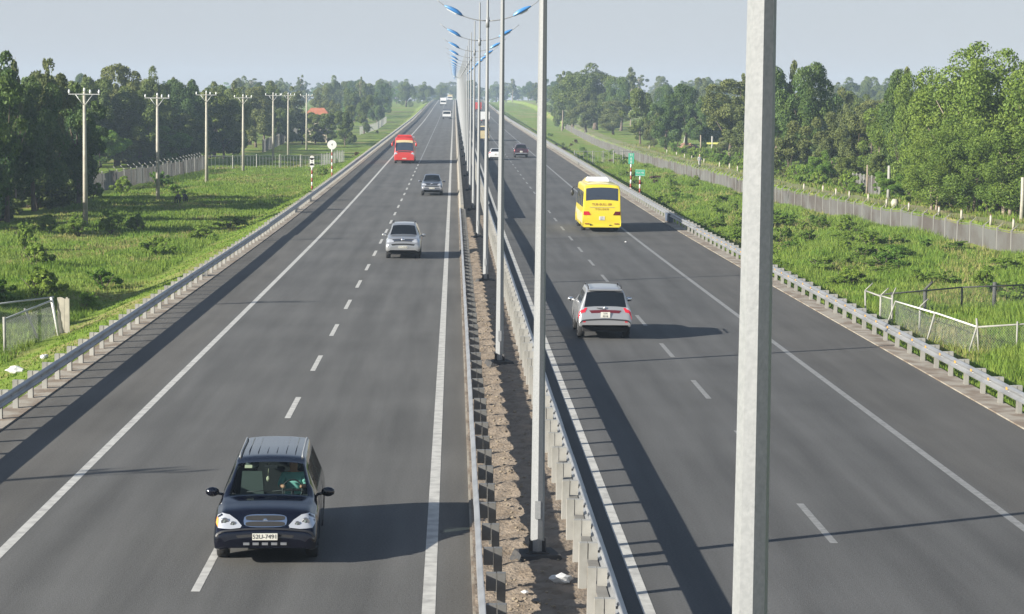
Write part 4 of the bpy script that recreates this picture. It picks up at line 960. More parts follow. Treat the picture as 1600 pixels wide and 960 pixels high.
# right side
for a in [(930, 574, 102, 96, 'broad', 'big domed tree at the far right of the road, tallest above the yellow bus', 0), (895, 600, 114, 60, 'broad', 'left shoulder tree of the big domed clump above the yellow bus', 2), (970, 560, 122, 56, 'broad', 'right shoulder tree of the big domed clump above the yellow bus', 1),
          (915, 545, 140, 56, 'olive', 'olive lower tree in front of the big domed clump', 0), (958, 520, 158, 60, 'olive', 'pale feathery low tree right of the domed clump by the service road', 1), (880, 640, 140, 50, 'low', 'low green tree at the left foot of the domed clump', 0),
          (1000, 420, 140, 66, 'low', 'yellowish green bushy tree left of the thin wooden pole', 0), (1040, 372, 150, 60, 'dark', 'dark tree just behind the thin wooden pole', 0), (1072, 378, 133, 74, 'broad', 'rounded dark green tree right of the thin wooden pole', 1), (1096, 368, 152, 50, 'dark', 'darkest low tree above the yellow cross post', 0),
          (1022, 400, 178, 44, 'low', 'small dense tree at the edge of the service road', 1), (1140, 305, 126, 90, 'olive', 'olive tall tree half hidden behind the left side of the nearest lamp post', 1), (1165, 290, 165, 80, 'low', 'bushy tree behind the nearest lamp post', 1),
          (1212, 262, 106, 90, 'broad', 'dark leafy tree emerging from behind the right side of the nearest lamp post', 1), (1262, 246, 101, 96, 'broad', 'dark broad tree with a pointed top right of the nearest lamp post', 1), (1235, 240, 190, 80, 'low', 'low olive tree beneath the dark broad tree', 1),
          (1300, 236, 176, 70, 'low', 'grey green bush tree behind the pair of thin posts', 1), (1345, 226, 168, 80, 'olive', 'dull olive tree with a bare patch in the dip of the right treeline', 0), (1382, 212, 150, 90, 'acacia', 'light green tree left of the tall acacias', 0),
          (1412, 204, 112, 80, 'broad', 'upright grey green tree at the left of the tall acacias', 1), (1440, 194, 118, 80, 'acacia', 'feathery light tree at the left of the broad acacia mass', 0), (1490, 180, 84, 150, 'acacia', 'leftmost tall light green acacia near the right edge', 0),
          (1548, 174, 74, 170, 'acacia', 'tallest light green acacia near the right edge', 1), (1618, 168, 79, 180, 'acacia', 'tall light green acacia cut off by the right edge', 0), (1690, 164, 86, 150, 'acacia', 'tall acacia just outside the right edge', 1),
          (1466, 172, 205, 100, 'acacia', 'low light foliage hanging at the left foot of the acacias', 1), (1520, 168, 188, 120, 'acacia', 'low light foliage in the middle of the acacias', 0), (1580, 164, 196, 120, 'acacia', 'low light foliage at the right foot of the acacias', 1),
          (1535, 182, 150, 110, 'broad', 'dark inner tree behind the tall acacias', 1), (1480, 190, 170, 80, 'broad', 'dark inner tree behind the leftmost acacia', 1), (1590, 180, 160, 100, 'dark', 'dark inner tree behind the acacias at the right edge', 0),
          (1395, 196, 258, 50, 'low', 'bright green leafy shrub tree behind the fence right of the slim posts', 2), (1370, 205, 240, 50, 'low', 'green leafy shrub tree left of the slim posts', 0), (1410, 190, 270, 60, 'low', 'bright leafy bush beside the slim curved post', 2), (1290, 225, 235, 44, 'low', 'bushy young tree behind the white marker posts', 2),
          (1320, 215, 245, 50, 'low', 'dense bush tree behind the thin post', 0), (1480, 186, 240, 70, 'dark', 'shady low tree between acacia trunks', 0), (1550, 188, 232, 80, 'dark', 'shady low tree behind the earth bank', 0), (1610, 182, 236, 80, 'dark', 'shady low tree at the right edge behind the pale post', 0), (1440, 192, 262, 50, 'low', 'rounded bush tree left of the earth bank', 0), (1130, 330, 215, 44, 'low', 'brownish bush tree left of the nearest lamp post', 1)]:
    htree(a[0], a[1], a[2], a[3], a[4], a[5], 'trees along the right service road', a[6])
for i in range(26):
    px = 1120+i*22; Y = rng.uniform(290, 470); htree(px, Y, rng.uniform(138, 158), rng.uniform(40, 70), rng.choice(['dark', 'broad', 'olive', 'low']), 'tree in the hazy second rank of the right wood', 'second rank of the right wood')
# far woods on both sides and across the end of the road
far_lab = ('hazy tree in the far wood left of the road', 'hazy tree in the far wood right of the road', 'blue hazy tree of the wood that closes the end of the road')
for i in range(58):
    Y = 430+(i/58)**1.3*900; lo = -36-max(0, 560-Y)*.05+(8 if Y > 700 else 0); x = lo-rng.random()**1.6*min(.16*Y, 130)
    tree(rng.choice(['dark', 'broad', 'olive', 'low', 'low', 'slim']), x, Y, rng.uniform(6, 13.5), rng.uniform(7, 13), far_lab[0], 'far wood left of the road')
for i in range(46):
    Y = 480+(i/46)**1.3*860; x = 42+(Y > 620)*-4+rng.random()**1.6*min(.2*Y, 200)
    tree(rng.choice(['dark', 'broad', 'olive', 'low', 'slim']), x, Y, rng.uniform(6.5, 14.5), rng.uniform(8, 14), far_lab[1], 'far wood right of the road')
for i in range(34):
    x = -95+i*6.2; tree(rng.choice(['dark', 'broad', 'olive', 'low']), x, 1440+rng.uniform(0, 70), rng.uniform(7, 16), rng.uniform(11, 17), far_lab[2], 'wood closing the end of the road')
for i in range(40):
    x = -170+i*9.0; tree('low', x, 1530+rng.uniform(0, 40), rng.uniform(8, 13), rng.uniform(13, 18), far_lab[2], 'wood closing the end of the road')
for px, Y, top, wp, k in [(1000, 900, 118, 30, 'slim'), (1032, 860, 120, 34, 'olive'), (985, 840, 106, 18, 'slim'), (1075, 900, 127, 50, 'broad'), (1120, 880, 126, 50, 'broad'), (1330, 760, 123, 60, 'broad'), (1360, 780, 121, 50, 'broad'), (1390, 760, 124, 56, 'broad'), (1310, 700, 130, 50, 'olive'), (825, 1250, 128, 22, 'broad'), (800, 1300, 124, 18, 'slim'), (845, 1100, 132, 30, 'broad'),
                      (472, 800, 118, 18, 'slim'), (440, 820, 124, 30, 'broad'), (525, 760, 120, 40, 'broad'), (565, 740, 121, 16, 'slim'), (560, 780, 126, 40, 'broad'), (600, 800, 131, 30, 'broad'), (635, 960, 125, 34, 'broad'), (662, 1050, 129, 34, 'broad'), (688, 1200, 130, 30, 'broad'), (130, 620, 117, 40, 'broad'), (150, 640, 124, 40, 'broad'), (95, 600, 126, 50, 'broad'), (505, 640, 138, 40, 'olive'), (550, 620, 140, 40, 'dark'), (590, 660, 145, 36, 'dark'), (570, 560, 150, 34, 'dark'), (520, 540, 158, 30, 'low'), (545, 520, 165, 30, 'low')]:
    htree(px, Y, top, wp, k, 'distant tree standing above the hazy horizon', 'distant trees on the skyline')

# coconut palm and banana clump by the far left field
def frond(b, base, az, L, droop, wd, n=10, split=True):
    for i in range(n):
        u0, u1 = i/n, (i+1)/n
        def P(u): return Vector((base[0]+math.cos(az)*L*u, base[1]+math.sin(az)*L*u, base[2]+L*(.5*u-droop*u*u)))
        p, q = P(u0), P(u1); sd = Vector((-math.sin(az), math.cos(az), 0)); w0 = wd*math.sin(PI*min(.98, u0*.9+.1)); w1 = wd*math.sin(PI*min(.98, u1*.9+.1)); e = .3 if split else 1
        for s_ in (1, -1):
            b.add([p, p+(q-p)*(.45 if split else 1), q+sd*s_*w1+Vector((0, 0, -w1*.5)), p+sd*s_*w0+(q-p)*(.55 if split else 0)+Vector((0, 0, -w0*.5))], [(0, 1, 2, 3)])
def palm(x, y, h, label, lm='leaf_olive'):
    root = thing('palm_tree', label, 'palm', (x, y, terf(x, y)-.05)); b = MB()
    b.tube([(0, 0, 0), (.1, .05, h*.4), (.35, .1, h*.75), (.5, .1, h)], [.2, .15, .13, .11], 8); b.build('trunk', M['bark_pale'], root)
    for k in range(14):
        b = MB(); frond(b, (.5, .1, h), 2*PI*k/14+rng.uniform(-.15, .15), rng.uniform(2.4, 3.0), rng.uniform(.5, 1.25), .5); put('frond', b.mesh('frond', M[lm]), root)
palm(-31.5, 520, 6.2, 'small palm with drooping fronds beside the far left field'); palm(-23.5, 690, 5.5, 'pale palm near the road far off on the left', 'leaf_bright')
palm(-39.5, 470, 5.0, 'palm left of the red tiled house'); palm(46.5, 348, 6.5, 'palm with feathery fronds left of the nearest lamp post', 'leaf_mid')
def banana(x, y, label):
    root = thing('banana_plant', label, 'plant', (x, y, terf(x, y)-.05)); b = MB(); b.tube([(0, 0, 0), (.05, 0, 1.6)], [.16, .10], 8); b.build('stem', M['leaf_weed'], root)
    for k in range(8):
        b = MB(); frond(b, (.05, 0, 1.5), 2*PI*k/8+rng.uniform(-.3, .3), rng.uniform(1.5, 2.2), rng.uniform(.3, .9), .32, 8, False); put('leaf', b.mesh('leaf', M['leaf_bright']), root)
banana(-27.5, 512, 'bright banana plant at the edge of the far left field'); banana(-22.5, 560, 'banana plant nearest the road beyond the far left field')

# weeds and shrubs
SH = [crown_mesh('foliage', 60+i, (0, 0, .52), (1, 1, .62), 40, 3000, .065, M[m], rc=(.18, .36), zmin=-.6, inner=.2) for i, m in enumerate(('leaf_weed', 'leaf_weed', 'leaf_bright', 'leaf_mid'))]
sb_ = MB()
for k in range(5):
    t = 2*PI*k/5; sb_.tube([(0, 0, -.05), (.25*math.cos(t), .25*math.sin(t), .45), (.5*math.cos(t), .5*math.sin(t), .8)], [.02, .015, .006], 5)
ST = sb_.mesh('stems', M['bark'])
DRY = crown_mesh('foliage', 77, (0, 0, .5), (1, 1, .6), 22, 1000, .09, M['leaf_dry'], rc=(.26, .4), inner=.2)
def shrub(x, y, s, h, label, group=None, v=None, dry=False):
    root = thing('shrub', label, 'shrub', (x, y, terf(x, y)-.03), rng.uniform(0, 6.28), group); root.scale = (s, s*rng.uniform(.85, 1.15), h)
    put('stems', ST, root); put('foliage', DRY if dry else SH[rng.randrange(3) if v is None else v], root)
for (x, y, s, h, l) in [(-24.4, 153, 1.9, 1.5, 'dark leafy shrub right of the first utility pole foot'), (-26.2, 150, 1.7, 1.3, 'bright shrub in front of the first utility pole foot'), (-29, 154, 1.6, 1.2, 'green shrub left of the first utility pole foot'), (-22.8, 156, 1.5, 1.2, 'glossy shrub farthest right in the clump by the first utility pole'),
                        (-17.6, 108, 1.3, 1.0, 'pale bush above the near left wire fence'), (-20.1, 104, 1.6, 1.3, 'tall weedy bush behind the near left wire fence'), (-21.4, 99, 1.6, 1.2, 'bush left of the weedy bush behind the near left wire fence'), (-16.8, 97.5, .9, .8, 'small bush just right of the grey panel post'), (-23.8, 122, 1.6, 1.2, 'dark bush at the left edge of the meadow'),
                        (-18.4, 133, 1.5, 1.0, 'low bush in the middle of the left meadow'), (-17.3, 147, 1.7, 1.0, 'low wide bush near the left embankment'), (-16.6, 160, 1.6, .9, 'low bush near the left embankment further off'), (-27, 135, 1.2, 1.6, 'thin tall weed at the edge of the wood shadow'), (-16.6, 268, 1.7, 1.1, 'dark bush beside the fourth utility pole foot'),
                        (-27.5, 213, 1.5, 1.2, 'bush right of the second utility pole foot'), (-33, 216, 1.8, 1.6, 'leafy bush by the pale fence panels'), (-32, 232, 1.8, 1.7, 'leafy bush left of the second fence stretch'), (-34.5, 205, 2.0, 2.0, 'tall bush where the pale fence panels start')]:
    shrub(x, y, s, h, l)
for i in range(84):
    Y = rng.uniform(96, 176); x = 19.5+rng.random()*max(2, np.interp(Y, [96, 120, 140, 176], [20, 19.5, 17.2, 14.0]))-.5
    if Y < 112 and x < 27: continue
    shrub(x, Y, rng.uniform(.8, 1.8), rng.uniform(.4, 1.05), 'green leafy weed clump on the right verge', 'weed clumps on the right verge', v=rng.choice((0, 0, 1, 1, 2)))
for i in range(60):
    Y = 176+rng.random()**1.3*420; x = rng.uniform(18.5, 30); shrub(x, Y, rng.uniform(.8, 1.7), rng.uniform(.6, 1.1), 'low scrub clump on the far right verge', 'scrub on the far right verge', dry=rng.random() < .15)
for i in range(70):
    Y = 140+rng.random()**1.4*230; fx_ = FX(Y); shrub(fx_+rng.uniform(4.6, 9), Y, rng.uniform(1, 2), rng.uniform(1, 2), 'roadside bush beyond the right service road', 'bushes beyond the right service road')
for i in range(24):
    Y = rng.uniform(156, 208); shrub(rng.uniform(-38, -34), Y, rng.uniform(1.2, 2.2), rng.uniform(1.4, 2.6), 'undergrowth bush along the edge of the left wood', 'undergrowth of the left wood', v=3)
for x, y, l in [(-14.4, 318, 'dry red brown shrub touching the left guardrail in the distance'), (-20, 560, 'reddish dry bush on the far left verge'), (-24, 600, 'rust coloured bush farther along the left verge')]: shrub(x, y, .9, .9, l, dry=True)
# meadow grass
def grass(name, m, seed, n, xr, yr, h, keep=None, blades=6, pw=1.6):
    g = np.random.default_rng(seed); Y = yr[0]+(yr[1]-yr[0])*g.random(n)**pw; X = g.uniform(xr[0], xr[1], n)
    if keep is not None: k = keep(X, Y, g); X, Y = X[k], Y[k]
    Z = ter(X, Y); n = len(X); sc = np.clip(Y/90, 1, 2.2)
    V = []
    for b_ in range(blades):
        a = g.uniform(0, 2*PI, n); hh = g.uniform(.55, 1.2, n)*(h(X, Y) if callable(h) else h); wd = .021*sc*g.uniform(.7, 1.3, n); ox = g.normal(0, .10, n)*sc; oy = g.normal(0, .10, n)*sc; ln = g.uniform(.1, .7, n)*hh
        bx, by = X+ox, Y+oy; t = g.uniform(0, 2*PI, n)
        V.append(np.stack([np.stack([bx-wd*np.cos(a), by-wd*np.sin(a), Z-.03], 1), np.stack([bx+wd*np.cos(a), by+wd*np.sin(a), Z-.03], 1), np.stack([bx+ln*np.cos(t), by+ln*np.sin(t), Z+hh], 1)], 1))
    V = np.concatenate(V).reshape(-1, 3)
    put(name, mesh_np(name, V, np.arange(len(V)).reshape(-1, 3), M[m]), kind='stuff', label=None)
def patchy(X, Y): return np.sin(X*.37+1)*np.sin(Y*.11+X*.05)+.6*np.sin(X*.9-Y*.23)+.4*np.sin(Y*.31+2)
lh = lambda X, Y: np.where(X > -16.2, .05, .22+.14*np.clip(patchy(X, Y), -.8, 1.2))
grass('grass', 'grass', 1, 60000, (-34, -12.0), (50, 330), lh, lambda X, Y, g: g.random(len(X)) < .55+.4*(patchy(X, Y) > -.2))
grass('grass', 'grass_dry', 2, 9000, (-34, -15.5), (70, 330), .24, lambda X, Y, g: patchy(X, Y) < -.3)
rh = lambda X, Y: np.where(X < 18.4, .10, .34+.25*np.clip(patchy(X, Y), -.8, 1.2))
inside = lambda X, Y: X < FXv(Y)-.3
grass('grass', 'grass', 3, 66000, (15.7, 40), (55, 360), rh, lambda X, Y, g: (g.random(len(X)) < .6+.4*(patchy(X, Y) > -.2)) & inside(X, Y))
grass('grass', 'grass_dry', 4, 9000, (18, 40), (80, 360), .38, lambda X, Y, g: (patchy(X, Y) < -.35) & inside(X, Y))
grass('grass', 'grass', 5, 16000, (31, 56), (110, 380), .34, lambda X, Y, g: ((X > FXv(Y)+.3) & (X < FXv(Y)+1.7)) | (X > FXv(Y)+4.1))
grass('grass', 'grass_dry', 6, 6000, (31, 56), (110, 420), .4, lambda X, Y, g: ((X > FXv(Y)+.3) & (X < FXv(Y)+2.2)) | ((X > FXv(Y)+3.6) & (X < FXv(Y)+6)))

# ------------------------------------------------------------------ utility poles on the left
def utility_pole(x, y, h, label):
    root = thing('utility_pole', label, 'utility pole', (x, y, terf(x, y)-.1), rng.uniform(-.05, .05), 'concrete utility poles across the left meadow')
    b = MB(); b.tube([(0, 0, 0), (0, 0, h*.5), (0, 0, h)], [.20, .155, .105], 12); b.build('pole', M['pole_concrete'], root)
    b = MB(); b.box((0, -.12, h-.18), (2.3, .055, .055)); b.build('crossarm', M['arm_grey'], root)
    for sx in (-1, 1):
        b = MB(); b.tube([(sx*.08, -.12, h-.95), (sx*.62, -.12, h-.22)], .028, 6); b.build('brace', M['arm_grey'], root)
    for xx, zz in ((-1.1, h-.14), (0, h), (.45, h-.14), (1.1, h-.14)):
        b = MB(); b.tube([(xx, -.12*(xx != 0), zz), (xx, -.12*(xx != 0), zz+.08), (xx, -.12*(xx != 0), zz+.16), (xx, -.12*(xx != 0), zz+.30)], [.04, .075, .08, .04], 8); b.build('insulator', M['porcelain'], root)
ord_ = ('first', 'second', 'third', 'fourth', 'fifth', 'sixth', 'seventh')
up = [(-27.5, 160.6), (-27.75, 201.7), (-27.9, 242.8), (-27.8, 283.9), (-27.3, 325), (-28.2, 366), (-27.9, 407)]
for i, (x, y) in enumerate(up):
    zt = 8.2+(yh(x/y*3341+709.6)-(142, 149, 145, 150, 147, 147, 148)[i])/3341*y
    utility_pole(x, y, zt-terf(x, y), ord_[i]+' utility pole from the left, '+('standing in the shrubs' if i == 0 else 'its foot in tree shadow' if i == 1 else 'pale concrete with four white insulators'))
for x, y in ((-27, 119.5), (-26.9, 78.4), (-26.8, 37.3)): utility_pole(x, y, 10.4, 'utility pole outside the left edge whose shadow falls on the road')

# ------------------------------------------------------------------ fences
def picket_fence(name, path, h, label, post_gap=2.6, pick=.14, pw=.055, outrig=True, m='fence_grey', pm='fence_post', side=1, rail=True, base=-.1):
    pts = [Vector((x, y, terf(x, y))) for x, y in path]; root = thing(name, label, 'fence', pts[0]); o0 = pts[0]
    seg = [(a, b) for a, b in zip(pts, pts[1:])]; pk = MB(); rl = MB(); pbm = MB(); pbm.box((0, 0, h/2+.0), (.11, .11, h+.24)); pmesh = pbm.fix(pbm.mesh('post', M[pm]))
    ob = MB(); ob.tube([(0, 0, h+.08), (side*.38, -.1, h+.42)], .03, 5); om = ob.fix(ob.mesh('outrigger', M[pm])); carry = 0.
    for a, b_ in seg:
        L = (b_-a).length; d = (b_-a)/L; rz = math.atan2(d.y, d.x); k = int(L/post_gap); 
        for i in range(k):
            p = a+d*(i*L/k); p.z = terf(p.x, p.y); q = put('post', pmesh, root, p-o0+Vector((0, 0, 0)), rz)
            if outrig: put('outrigger', om, q, rz=-rz)
            if rail:
                e = a+d*((i+1)*L/k); e.z = terf(e.x, e.y)
                rl.tube([p-o0+Vector((0, 0, h-.02)), e-o0+Vector((0, 0, h-.02))], .03, 4, sm=False)
        n = int(L/pick)
        for i in range(n):
            p = a+d*((i+.5)*L/n); z = terf(p.x, p.y); q = p-o0; q.z = z-o0.z
            pk.box((q.x, q.y, q.z+h/2-.05), (pick*pw*10 if pw > .05 else pw, .02, h-.1+rng.uniform(-.05, .05)), rz)
    if rail: rl.build('rail', M[m], root)
    o = pk.build('mesh_strips', M[m], root); o['kind'] = 'stuff'; return root
fpath = [(float(FX(y)), float(y)) for y in (84, 100, 120, 141, 158, 180, 213, 240, 267, 300, 346, 400, 473, 560, 650)]
picket_fence('boundary_fence', fpath, 1.5, 'long grey mesh fence between the right verge and the service road', side=1, pm='fence_mid')
picket_fence('boundary_fence', [(-37.5, 214), (-36.6, 224), (-35.4, 236), (-34.3, 250), (-33.7, 268), (-33.6, 290)], 1.9, 'pale fence panels in the shade at the foot of the left wood', side=-1, m='fence_grey')
picket_fence('boundary_fence', [(-33.6, 291), (-30, 292), (-24, 297), (-18.6, 302), (-16.8, 330)], 1.8, 'wire fence with pale posts crossing the left meadow behind the fifth utility pole', 3.0, .5, .03, False, 'wire')
picket_fence('boundary_fence', [(-33.8, 380), (-35.6, 440), (-39, 540)], 2.2, 'grey wall like fence running away behind the sixth utility pole', 3.0, .16, .055, False)
picket_fence('boundary_fence', [(-34.5, 542), (-30, 545), (-24, 548), (-21.8, 610), (-22, 700)], 2.0, 'far wire fence below the red tiled house', 3.2, .45, .04, False, 'wire')
picket_fence('boundary_fence', [(18.8, 334), (21.7, 334.3), (25, 335), (29.6, 338)], 2.1, 'short fence with pale posts behind the green signs', 1.6, .5, .03, False, 'wire')
picket_fence('boundary_fence', [(39.2, 196), (38.6, 208)], 1.8, 'short grey picket stretch beyond the white marker posts', 1.5, .22, .055, False)

def chain_link(root, a, b, h, cell=.11, r=.0048, m='wire'):
    """diagonal wires between two ground points"""
    a, b = Vector(a), Vector(b); L = (b-a).length; d = (b-a)/L; mb = MB(); n = int((L+h)/cell)
    def P(s, z): return a+d*s+Vector((0, 0, z))
    def wire(s0, z0, s1, z1):
        p, q = P(s0, z0), P(s1, z1); w_ = Vector((0, 0, r)); o = Vector((-d.y, d.x, 0))*r
        mb.add([p-w_, p+o, p+w_, q-w_, q+o, q+w_], [(0, 1, 4, 3), (1, 2, 5, 4), (2, 0, 3, 5)])
    for i in range(1, n):
        c = i*cell; s0, z0 = max(0, c-h), min(h, c); s1, z1 = min(L, c), max(0, c-L); wire(s0, z0, s1, z1); wire(L-s0, z0, L-s1, z1)
    o = mb.build('chain_link_mesh', M[m], root); o['kind'] = 'stuff'; return o
def wire_fence(label, posts, spans, rails, loc):
    """posts: (x, y, foot, top lean dx, dy, material, r, arm)"""
    root = thing('chain_link_fence', label, 'fence', loc); o0 = Vector(loc)
    for (x0, y0, x1, y1, h, m, r, arm) in posts:
        b = MB(); z = terf(x0, y0); p = Vector((x0, y0, z-.1))-o0; q = Vector((x1, y1, z+h))-o0
        b.tube([p, q], r, 6)
        o = b.build('post', M[m], root)
        if arm: b = MB(); b.tube([q, q+Vector((arm, 0, .34))], r*.7, 5); b.build('outrigger', M[m], o)
    for (x0, y0, z0, x1, y1, z1, m) in rails:
        b = MB(); b.tube([Vector((x0, y0, z0))-o0, Vector((x1, y1, z1))-o0], .04, 6); b.build('rail', M[m], root)
    for (a, b_, h) in spans: chain_link(root, Vector((*a, terf(*a)))-o0, Vector((*b_, terf(*b_)))-o0, h)
    return root
# near right: pale bent fence in front, darker stretch behind
wire_fence('bent pale chain link fence just behind the right guardrail, some posts leaning',
    [(19.3, 99.0, 19.25, 99.0, 1.26, 'fence_post', .042, .35), (19.5, 96.6, 19.5, 96.6, 1.26, 'fence_post', .045, .35), (19.75, 95.2, 19.75, 95.2, 1.33, 'fence_post', .045, .15),
     (19.35, 94.6, 19.75, 94.5, 1.12, 'fence_post', .038, 0), (20.3, 92, 20.3, 92, 1.12, 'fence_post', .045, .35), (19.8, 88.4, 20.15, 88.4, 1.26, 'fence_post', .042, 0),
     (20.9, 85.6, 21.25, 85.6, 1.15, 'fence_post', .036, 0), (21.35, 85.6, 21.2, 85.6, 1.40, 'fence_post', .042, 0), (22.9, 85.7, 22.9, 85.7, 1.15, 'fence_post', .038, 0), (25.0, 85.9, 25.0, 85.9, 1.15, 'fence_post', .038, .3)],
    [((19.5, 96.6), (19.75, 95.2), 1.15), ((19.75, 94.5), (20.2, 88.4), 1.04), ((20.2, 88.4), (21.3, 85.6), 1.08), ((21.3, 85.6), (25, 85.9), 1.04)],
    [(19.25, 99, terf(19.3, 99)+1.24, 19.5, 96.6, terf(19.5, 96.6)+1.22, 'fence_post'), (19.5, 96.6, terf(19.5, 96.6)+1.24, 19.75, 95.2, terf(19.75, 95.2)+1.15, 'fence_post'),
     (19.75, 94.5, terf(19.7, 94.5)+1.09, 20.15, 88.4, terf(20.1, 88.4)+1.24, 'white_paint'), (20.15, 88.4, terf(20.1, 88.4)+1.25, 21.25, 85.6, terf(21.2, 85.6)+1.04, 'white_paint'), (21.25, 85.6, terf(21.2, 85.6)+1.04, 25.0, 85.9, terf(25, 85.9)+1.12, 'fence_post')], (19.3, 99, terf(19.3, 99)))
wire_fence('dark weathered chain link fence running off to the right behind the bent pale one',
    [(20.6, 99.5, 20.6, 99.5, 1.09, 'fence_dark', .05, 0), (22.4, 100.5, 22.4, 100.5, 1.22, 'fence_dark', .09, .35), (24.4, 101.5, 24.4, 101.5, 1.16, 'fence_dark', .05, 0), (26.3, 102.8, 26.3, 102.8, 1.29, 'fence_dark', .10, 0), (29.0, 104.2, 29.0, 104.2, 1.22, 'fence_dark', .05, 0)],
    [((20.4, 99.3), (24.4, 101.5), 1.09), ((24.4, 101.5), (29, 104.2), 1.09)],
    [(19.6, 98.8, terf(19.6, 98.8)+1.05, 24.4, 101.5, terf(24.4, 101.5)+1.14, 'fence_dark'), (24.4, 101.5, terf(24.4, 101.5)+1.14, 29, 104.2, terf(29, 104.2)+1.16, 'fence_dark')], (20.6, 99.5, terf(20.6, 99.5)))
# near left
root = wire_fence('chain link fence on the left bank ending at a grey ribbed concrete panel',
    [(-16.8, 80.3, -16.82, 80.3, 1.38, 'fence_post', .06, 0), (-16.15, 83.8, -16.75, 83.8, 1.32, 'fence_post', .045, 0), (-15.75, 85.6, -16.05, 85.6, 1.56, 'white_paint', .06, 0), (-19.2, 84.4, -19.2, 84.4, 1.38, 'fence_post', .045, 0)],
    [((-16.8, 80.3), (-15.9, 85.6), 1.26), ((-19.2, 84.4), (-16.1, 86.4), 1.26)],
    [(-16.82, 80.3, terf(-16.8, 80.3)+1.29, -16.05, 85.6, terf(-15.9, 85.6)+1.44, 'wire'), (-19.2, 84.4, terf(-19.2, 84.4)+1.32, -16.1, 86.4, terf(-16.1, 86.4)+1.53, 'wire')], (-17.3, 80.3, terf(-17.3, 80.3)))
z0 = terf(-15.6, 86.2)-terf(-17.3, 80.3)
for k in range(7):
    b = MB(); b.box((1.38+k*.075+rng.uniform(-.01, .01), 6.15+.012*(k % 2)-k*.045, z0+.72), (.07, .07, 1.42+rng.uniform(-.06, .08))); b.build('panel_rib', M['pole_concrete'], root)

# ------------------------------------------------------------------ signs
def marker_sign(x, y, h, label, board):
    zb = terf(x, y); root = thing('road_sign', label, 'sign', (x, y, zb)); n = int(h/.36)
    for k in range(n):
        b = MB(); b.tube([(0, 0, k*.36), (0, 0, (k+1)*.36)], .075, 10); b.build('post_band', M['red_paint'] if k % 2 == 0 else M['white_paint'], root)
    b = MB(); hz = n*.36
    if board == 'disc':
        b.tube([(0, -.06, hz+.46), (0, -.10, hz+.46)], .50, 28); o = b.build('board', M['white_paint'], root); txt, sz = '4', .36
    elif board == 'oval':
        b.box((0, -.08, hz+.45), (.42, .04, .7)); b.tube([(0, -.06, hz+.80), (0, -.10, hz+.80)], .21, 18); b.tube([(0, -.06, hz+.10), (0, -.10, hz+.10)], .21, 18); o = b.build('board', M['white_paint'], root); txt, sz = '4', .22
    elif board == 'tall':
        b.box((0, -.08, hz+.47), (.50, .04, .96)); o = b.build('board', M['green_sign'], root); txt, sz = None, 0
        for s_, z_ in (('H', hz+.78), ('6', hz+.46), ('8', hz+.15)):
            t = put('lettering', text_mesh(s_, .36, M['white_paint'], .006), o, (0, -.106, z_)); t.rotation_euler = (PI/2, 0, 0)
    else:
        b.box((0, -.08, hz+.27), (.82, .04, .56)); o = b.build('board', M['green_sign'], root); txt, sz = 'Km 46', .24
        b = MB(); b.box((0, -.105, hz+.52), (.76, .006, .02)); b.box((0, -.105, hz+.02), (.76, .006, .02)); b.build('border', M['white_paint'], o)
    if txt:
        t = put('lettering', text_mesh(txt, sz, M['white_paint'] if board == 'wide' else M['ink'], .006), o, (0, -.106, hz+(.46 if board != 'wide' else .27))); t.rotation_euler = (PI/2, 0, 0)
marker_sign(-13.2, 200, 2.2, 'red and white banded post with a small rounded white board on the left verge', 'oval')
marker_sign(-13.1, 231, 3.0, 'red and white banded post with a round white disc on the left verge', 'disc')
marker_sign(16.0, 193, 3.0, 'red and white banded post with a tall narrow green board right of the yellow bus', 'tall')
marker_sign(16.0, 183.5, 2.5, 'red and white banded post with a wide green board right of the yellow bus', 'wide')

# white marker posts along the service road
mk = [(38.57, 143.7), (37.9, 147.8), (37.3, 152.5), (36.9, 159), (36.5, 164.3), (36.4, 172), (36.2, 178.2), (36.0, 184.8), (35.9, 193.2), (35.6, 198.3), (35.3, 203.6), (34.6, 210.5), (35.2, 255.9), (35.2, 264.8), (35.1, 271.8), (35.1, 282), (35.0, 298.8), (35.0, 314.3), (35.0, 324.3), (34.9, 335), (34.9, 350.3), (34.8, 381)]
b = MB(); b.tube([(0, 0, -.1), (0, 0, .62)], [.095, .08], 8); b.tube([(0, 0, .62), (0, 0, .66)], [.08, .05], 8); mkm = b.fix(b.mesh('shaft', M['pole_concrete']))
b = MB(); b.tube([(0, 0, .66), (0, 0, .71)], [.08, .06], 8); mkt = b.fix(b.mesh('red_tip', M['red_earth']))
for i, (x, y) in enumerate(mk):
    x = max(x, float(FX(y))+1.5)
    r_ = thing('marker_post', 'stubby white marker post beside the right service road', 'marker post', (x, y, terf(x, y)), group='white marker posts along the service road'); put('shaft', mkm, r_); put('red_tip', mkt, r_)
# wooden posts beyond the service road
def post(x, y, h, r, label, m='bark_pale', lean=0, arm=None, cat='post'):
    root = thing('wooden_post', label, cat, (x, y, terf(x, y)-.1)); b = MB(); b.tube([(0, 0, 0), (lean*.5+.03, 0, h*.5), (lean, 0, h)], [r*1.2, r, r*.8], 8); b.build('shaft', M[m], root)
    if arm: b = MB(); b.box((lean+.1, -.1, h*.66), arm); b.build('crossbar', M['cross_yellow'], root)
M['cross_yellow'] = mat('cross_yellow', (.55, .55, .15), .8)
post(40.0, 383, 8.2, .14, 'tall thin wooden pole in front of the trees above the green signs'); post(41.5, 388, 2.4, .16, 'short leaning pale post right of the tall wooden pole', 'fence_post', .5)
post(40.6, 352, 3.2, .13, 'brown wooden post left of the yellow cross post'); post(40.2, 333, 3.3, .17, 'pale post with a yellow crossbar like a cross', 'fence_post', 0, (1.9, .08, .28))
